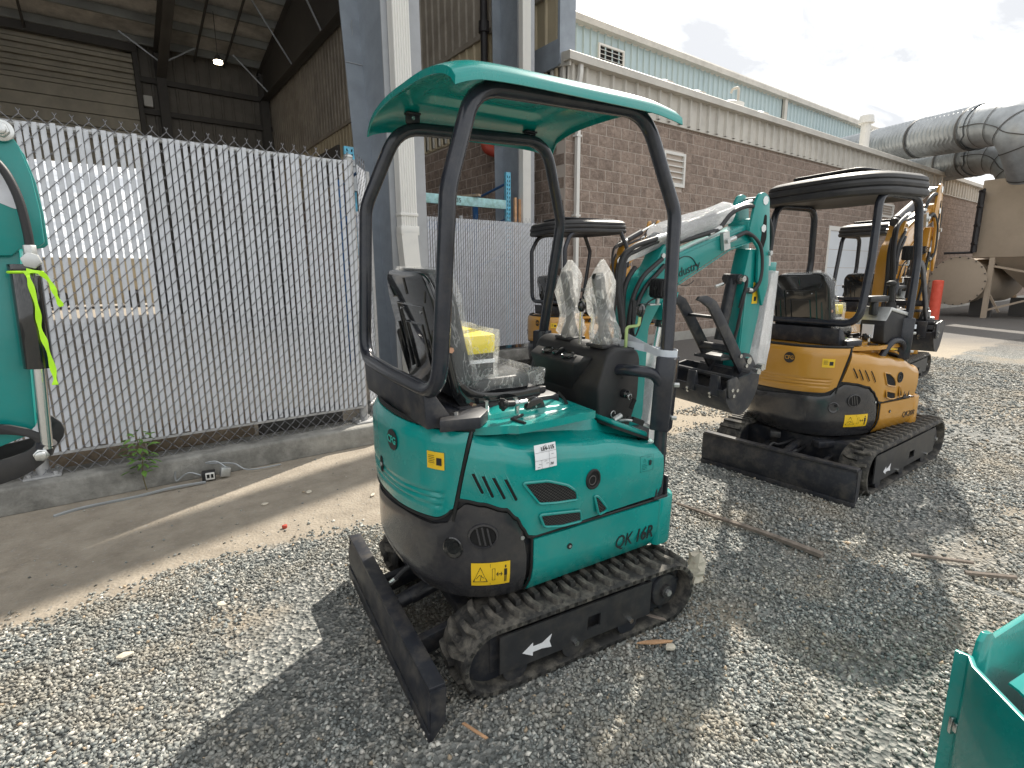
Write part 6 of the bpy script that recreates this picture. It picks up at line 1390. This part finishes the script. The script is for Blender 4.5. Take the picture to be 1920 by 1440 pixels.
    for y_ in (-.15, .0, .15):
        b = MB(); b.prism([(1.322, .862), (1.328, .90), (1.335, .968), (1.345, .968), (1.365, .90), (1.352, .85)], lambda p, q, t: (p+dx, t, q), y_-.028, y_+.028); to = sub(b, 'tooth', 'steel_black', bk, bevel=.003)
        b = MB()
        for k_2 in (0, 1): b.cyl((1.328+dx+k_2*.006, y_+.012, .872-k_2*.018), (1.318+dx+k_2*.006, y_+.012, .868-k_2*.018), .008, n=10)
        sub(b, 'tooth_bolt', 'chrome', bk, each=True)
    b = MB()
    for y_ in (-.07, .06): b.obox((1.372+dx, y_, .812), (.004, .006, .10), (0, -.72, .0))
    b.tube([(1.40+dx, -by+.01, .955), (1.40+dx, by-.01, .955)], .013); sub(b, 'lip_bar', 'steel_black', bk)
    b = MB()
    for y_ in (-.075, .075): b.prism(rpoly([(1.55, .90), (1.60, .99), (1.66, 1.05), (1.72, 1.04), (1.79, .96), (1.78, .91), (1.70, .88), (1.62, .86)], .02), lambda p, q, t: (p+dx, t, q), y_-.008, y_+.008)
    b.prism([(1.56, .90), (1.61, .97), (1.66, .95), (1.64, .88)], lambda p, q, t: (p+dx, t, q), -.17, .17); lk = hb(b, 'bucket_linkage', 'steel_black', bevel=.003)
    for (x, z) in ((1.665, 1.01), (1.66, .915), (1.765, .935), (1.80, .96)): b = MB(); b.cyl((x+dx, -.082, z), (x+dx, -.118, z), .021, n=8); sub(b, 'link_pin', 'chrome', lk)
    # hoses
    hp = [([(.72, -.09, .80), (.73, -.10, 1.05), (.705, -.09, 1.28), (.685, -.08, 1.42), (.70, -.075, 1.55), (.77, -.07, 1.61), (.89, -.065, 1.645), (.99, -.06, 1.668)], .0125),
          ([(.75, -.07, .80), (.765, -.07, 1.05), (.735, -.07, 1.28), (.715, -.06, 1.44), (.74, -.055, 1.56), (.82, -.05, 1.60), (.92, -.045, 1.635), (1.02, -.04, 1.665)], .0125),
          ([(.77, -.06, .80), (.775, -.065, 1.2), (.785, -.07, 1.36), (.85, -.06, 1.47), (.93, -.058, 1.53), (.98, -.055, 1.56)], .011), ([(.79, -.06, .80), (.80, -.065, 1.18), (.81, -.07, 1.32), (.87, -.06, 1.42), (.95, -.058, 1.49), (1.0, -.055, 1.53)], .011), ([(.74, -.03, .8), (.76, -.04, 1.2), (.77, -.03, 1.42), (.84, -.02, 1.52)], .012),
          ([(1.05, -.03, 1.63), (1.2, -.045, 1.665), (1.33, -.06, 1.70), (1.376, -.06, 1.72), (1.467, -.06, 1.80), (1.615, -.06, 1.838), (1.765, -.06, 1.787), (1.825, -.06, 1.675), (1.812, -.06, 1.557)], .012),
          ([(1.48, -.06, 1.665), (1.53, -.062, 1.685), (1.60, -.065, 1.70), (1.705, -.07, 1.64), (1.745, -.07, 1.53), (1.738, -.07, 1.44), (1.70, -.06, 1.39), (1.66, -.06, 1.40)], .012), ([(1.66, -.06, 1.40), (1.63, -.06, 1.38), (1.62, -.05, 1.3)], .009)]
    for pts, r in hp:
        b = MB(); b.tube(spline([(x+dx, y, z) for x, y, z in pts], 6), r, n=8); hb(b, 'hydraulic_hose', 'hose', ang=60)
    b = MB()
    for p0, p1, r in (((.92, -.065, 1.652), (1.01, -.06, 1.675), .014), ((.95, -.045, 1.642), (1.04, -.04, 1.67), .014), ((1.30, -.055, 1.685), (1.38, -.06, 1.72), .014), ((1.43, -.062, 1.652), (1.50, -.062, 1.672), .014), ((1.812, -.06, 1.60), (1.812, -.06, 1.54), .014), ((1.66, -.06, 1.40), (1.69, -.06, 1.395), .014)): b.cyl(Vector(p0)+Vector((dx, 0, 0)), Vector(p1)+Vector((dx, 0, 0)), r, n=8)
    b.obox((1.425+dx, -.062, 1.655), (.05, .02, .09), (0, -.25, 0)); b.cyl((1.425+dx, -.07, 1.655), (1.425+dx, -.085, 1.655), .013, n=6); b.cyl((1.80+dx, -.05, 1.60), (1.80+dx, -.085, 1.60), .014, n=6); b.obox((1.80+dx, -.055, 1.545), (.05, .03, .03)); hb(b, 'hose_fitting', 'zinc', ang=40, each=True)
    # work lamp on the boom
    b = MB(); b.bb(.89+dx, .925+dx, -.165, -.070, 1.378, 1.470); wl = hb(b, 'work_lamp', 'plastic', bevel=.012)
    b = MB()
    for k in range(5): b.bb(.884+dx, .89+dx, -.155+k*.018, -.150+k*.018, 1.39, 1.46)
    b.cyl((.885+dx, -.118, 1.425), (.878+dx, -.118, 1.425), .010, n=10); sub(b, 'cooling_fin', 'plastic', wl, each=True)
    b = MB(); b.bb(.86+dx, .93+dx, -.115, -.05, 1.345, 1.352); b.bb(.90+dx, .915+dx, -.12, -.105, 1.35, 1.385); sub(b, 'lamp_bracket', 'zinc', wl, bevel=.002)
    b = MB(); b.tube(spline([(.90+dx, -.11, 1.38), (.85+dx, -.10, 1.35), (.835+dx, -.085, 1.26), (.81+dx, -.08, 1.20), (.79+dx, -.08, 1.25), (.79+dx, -.075, 1.33)], 5), .004, n=6); b.cyl((.79+dx, -.075, 1.29), (.79+dx, -.075, 1.37), .014, n=8); sub(b, 'lamp_cable', 'hose', wl)
    return root
def dup(root, loc=None, rot=None):
    def cp(o, parent):
        c = o.copy(); COL.objects.link(c)
        if parent:
            c.parent = parent
        for ch in o.children: cp(ch, c)
        return c
    r = cp(root, None)
    if loc: r.location = loc
    if rot is not None: r.rotation_euler = rot
    return r

T1 = excavator('teal', (1.201, 1.868, .019), -7.4, 2.2, 2.3)
tag(T1, 'teal mini excavator with QK16R lettering and teal canopy roof, nearest machine in full view', 'excavator')
O1 = excavator('orange', (4.62, 1.87, .0), 0, 0, -9)
tag(O1, 'orange mini excavator with black canopy parked right behind the teal one, wide blade towards us', 'excavator', 'orange mini excavators')
O2 = excavator('orange_long', (5.1, 5.42, 0), 0, 0, -9); tag(O2, 'orange mini excavator parked near the far slatted fence, seen through the teal canopy frame', 'excavator', 'orange mini excavators')
O3 = dup(O1, (9.0, 3.15, 0), (0, 0, R(5))); tag(O3, 'orange mini excavator farthest right, mostly hidden behind the nearest orange one', 'excavator', 'orange mini excavators')
# ------------------------------------------------------------------ machines cut by the frame
def left_machine():
    """teal boom tip, arm, black cylinder and thumb plate hanging in at the left edge"""
    t = empty('teal_boom_assembly', (-.18, 2.2, 0)); tag(t, 'teal boom and arm of another excavator with lime tape, cut by the left edge', 'excavator arm')
    Q = lambda p, q, c: (p+.18-.18, c, q)
    def pb(poly, y0, y1, name, m, parent=t, bevel=.003, r=.0):
        b = MB(); b.prism(rpoly(poly, r) if r else poly, lambda p, q, c: (p, c, q), y0, y1); return b.build(name, M[m], parent, bevel=bevel)
    # x offsets relative to the root; the root sits in the plane of the near cheek plate
    ch = [(-.36, 1.96), (-.20, 1.98), (-.05, 1.965), (.0, 1.935), (.028, 1.88), (.044, 1.80), (.050, 1.70), (.048, 1.61), (.038, 1.60), (.01, 1.595), (-.01, 1.59), (-.03, 1.57), (-.36, 1.56)]
    c1 = pb(ch, -.02, -.004, 'cheek_plate', 'teal_boom'); pb(ch, .11, .126, 'cheek_plate', 'teal_boom')
    pb([(-.36, 1.22-.3), (-.36, 1.62), (-.012, 1.60), (-.050, 1.05), (-.08, 1.02)], .0, .105, 'arm', 'teal_boom')
    sl = [(-.20, 1.83), (-.02, 1.835), (.002, 1.80), (.010, 1.715), (.0, 1.70), (-.20, 1.80)]
    b = MB(); b.prism(rpoly(sl, .012), lambda p, q, c: (p, c, q), -.0222, -.0208); b.build('plate_window', M['slat'], c1, smooth=False)
    b = MB(); b.cyl((-.004, -.02, 1.915), (-.004, -.035, 1.915), .030, n=24); b.cyl((-.004, -.033, 1.915), (-.004, -.055, 1.915), .022, n=6); b.cyl((-.004, -.05, 1.915), (-.004, -.062, 1.915), .015, n=16); b.build('pin_bolt', M['chrome'], c1, bevel=.003)
    b = MB(); b.tube(spline([(-.20, -.05, 1.90), (-.08, -.055, 1.87), (-.02, -.055, 1.82), (.008, -.055, 1.74), (.016, -.05, 1.64), (.014, -.045, 1.58)], 7), .0115, n=10); b.build('hydraulic_hose', M['hose'], t, ang=60)
    b = MB(); b.cyl((.014, -.045, 1.60), (.014, -.045, 1.565), .017, n=6); b.cyl((.014, -.03, 1.555), (.014, -.075, 1.555), .024, n=6); b.cyl((.013, -.045, 1.55), (.013, -.045, 1.51), .014, n=10); b.build('hose_fitting', M['zinc'], t, bevel=.002)
    b = MB(); b.cyl((-.006, -.03, 1.53), (-.014, -.03, 1.235), .037, n=28); b.cyl((-.006, -.03, 1.545), (-.006, -.03, 1.52), .040, n=28); cy = b.build('cylinder_barrel', M['gloss_black'], t, bevel=.002)
    b = MB(); b.cyl((-.014, -.03, 1.24), (-.030, -.03, .98), .016, n=24); b.build('chrome_rod', M['chrome'], t)
    b = MB(); b.cyl((-.03, .06, 1.235), (-.04, .06, 1.0), .006, n=8); b.build('teal_tube', M['teal_boom'], t)
    # curved black plate with big bolt at the bottom
    def arc(cx, cz, rx, rz, a0, a1, n=14): return [(cx+rx*math.cos(R(lerp(a0, a1, k/n))), cz+rz*math.sin(R(lerp(a0, a1, k/n)))) for k in range(n+1)]
    lk = arc(-.205, .985, .185, .10, 100, -100)+arc(-.205, 1.005, .150, .045, -95, 95)
    lp = pb(lk, -.035, -.022, 'link_plate', 'plastic'); pb([(x+.03, z+.02) for x, z in lk], .10, .113, 'link_plate', 'plastic')
    b = MB(); b.cyl((-.045, -.035, .965), (-.045, -.05, .965), .021, n=6); b.cyl((-.045, -.048, .965), (-.045, -.062, .965), .015, n=14); b.build('link_bolt', M['chrome'], lp, bevel=.003)
    b = MB(); b.cyl((-.045, -.03, .965), (-.045, .11, .965), .02, n=14); b.build('link_pin', M['steel_black'], t)
    b = MB(); b.cyl((-.030, -.02, 1.0), (-.045, -.01, .965), .028, n=12); b.build('rod_eye', M['steel_black'], t)
    # lower frame carrying the plates down to a bucket resting on the ground, beyond the left edge
    pb([(-.75, 0), (-.62, 0), (-.50, .5), (-.30, .90), (-.36, .96), (-.70, .6)], -.15, .25, 'bucket', 'steel_black')
    # lime marker tape
    def ribbon(pts, w0, name='marker_tape'):
        P_ = spline(pts, 6); b = MB(); m = len(P_); rows = []
        for i, p in enumerate(P_):
            d = (P_[min(i+1, m-1)]-P_[max(i-1, 0)]).normalized(); s_ = d.cross(Vector((0, -1, 0))).normalized(); tw = .5*math.sin(i*.55); s_ = (s_*math.cos(tw)+Vector((0, -1, 0))*math.sin(tw)); ww = w0*(.75+.25*math.sin(i*.9+1))
            rows.append([p-s_*ww, p+s_*ww])
        b.grid(rows); b.build(name, M['lime_tape'], t, solid=.0006)
    ribbon([(.0, -.072, 1.525), (.004, -.076, 1.49), (.010, -.078, 1.42), (.008, -.078, 1.36), (.016, -.080, 1.30), (.022, -.078, 1.22), (.020, -.080, 1.185)], .008)
    ribbon([(.0, -.073, 1.525), (.03, -.076, 1.520), (.05, -.078, 1.49), (.058, -.078, 1.45), (.066, -.078, 1.42)], .008)
    b = MB(); b.tube([(-.006+.039*math.cos(k*.4), -.03+.039*math.sin(k*.4), 1.522) for k in range(16)], .004, n=5, closed=True); b.build('tape_knot', M['lime_tape'], t)
left_machine()

def corner_machine():
    t = empty('teal_blade_frame', (1.56, .27, 0)); tag(t, 'glossy teal steel plates of another machine cut by the lower right corner', 'attachment')
    o = Vector((-1.56, -.27, 0))
    def sheet(pts, z0, z1, th_, name, m='teal', bevel=.002, ztop=None):
        """vertical folded sheet following a plan path"""
        P_ = [Vector((x, y, 0)) for x, y in pts]; b = MB(); n_ = []
        for i in range(len(P_)):
            d_ = (P_[min(i+1, len(P_)-1)]-P_[max(i-1, 0)]).normalized(); n_.append(Vector((-d_.y, d_.x, 0))*th_)
        zt = ztop or [z1]*len(P_)
        rows = [[p+o+Vector((0, 0, z0)), p+o+Vector((0, 0, zt[i])), p+q+o+Vector((0, 0, zt[i])), p+q+o+Vector((0, 0, z0))] for i, (p, q) in enumerate(zip(P_, n_))]
        b.grid(rows, closed=True, cap=True); return b.build(name, M[m], t, bevel=bevel)
    s1 = sheet([(1.562, .285), (1.560, .252), (1.522, .236), (1.420, .136), (1.20, -.10), (1.0, -.35)], 0, .6, -.012, 'front_plate')
    s2 = sheet([(1.598, .262), (1.615, .262), (1.64, .260), (1.668, .255), (1.69, .252), (1.885, .219), (2.2, .16), (2.6, .085)], 0, .6, -.014, 'side_plate', ztop=[.575, .612, .628, .622, .60, .602, .60, .60])
    b = MB(); rows = []
    for i in range(13):
        a_ = math.pi*.5*i/12; rows.append([Vector((x-.05+.16*math.sin(a_)*-.35, y-.02-.16*math.sin(a_), .52-.42*(1-math.cos(a_))*1.0-.0)) + o for x, y in ((1.70, .215), (2.2, .12), (2.6, .04))])
    b.grid(rows); b.build('curved_shell', M['teal'], t, solid=.006, ang=60)
    b = MB(); b.prism([(1.60, .255), (2.6, .08), (2.6, -.6), (1.1, -.35), (1.45, .13)], lambda p, q, c: (p+o.x, q+o.y, c), .02, .16); b.build('lower_shell', M['teal'], t, bevel=.02)
    b = MB(); b.obox(Vector((1.545, .266, .405))+o, (.012, .010, .045), (0, 0, -.6)); b.obox(Vector((1.535, .256, .41))+o, (.008, .012, .025), (0, 0, -.6)); b.build('clip', M['chrome'], s1, bevel=.003)
corner_machine()
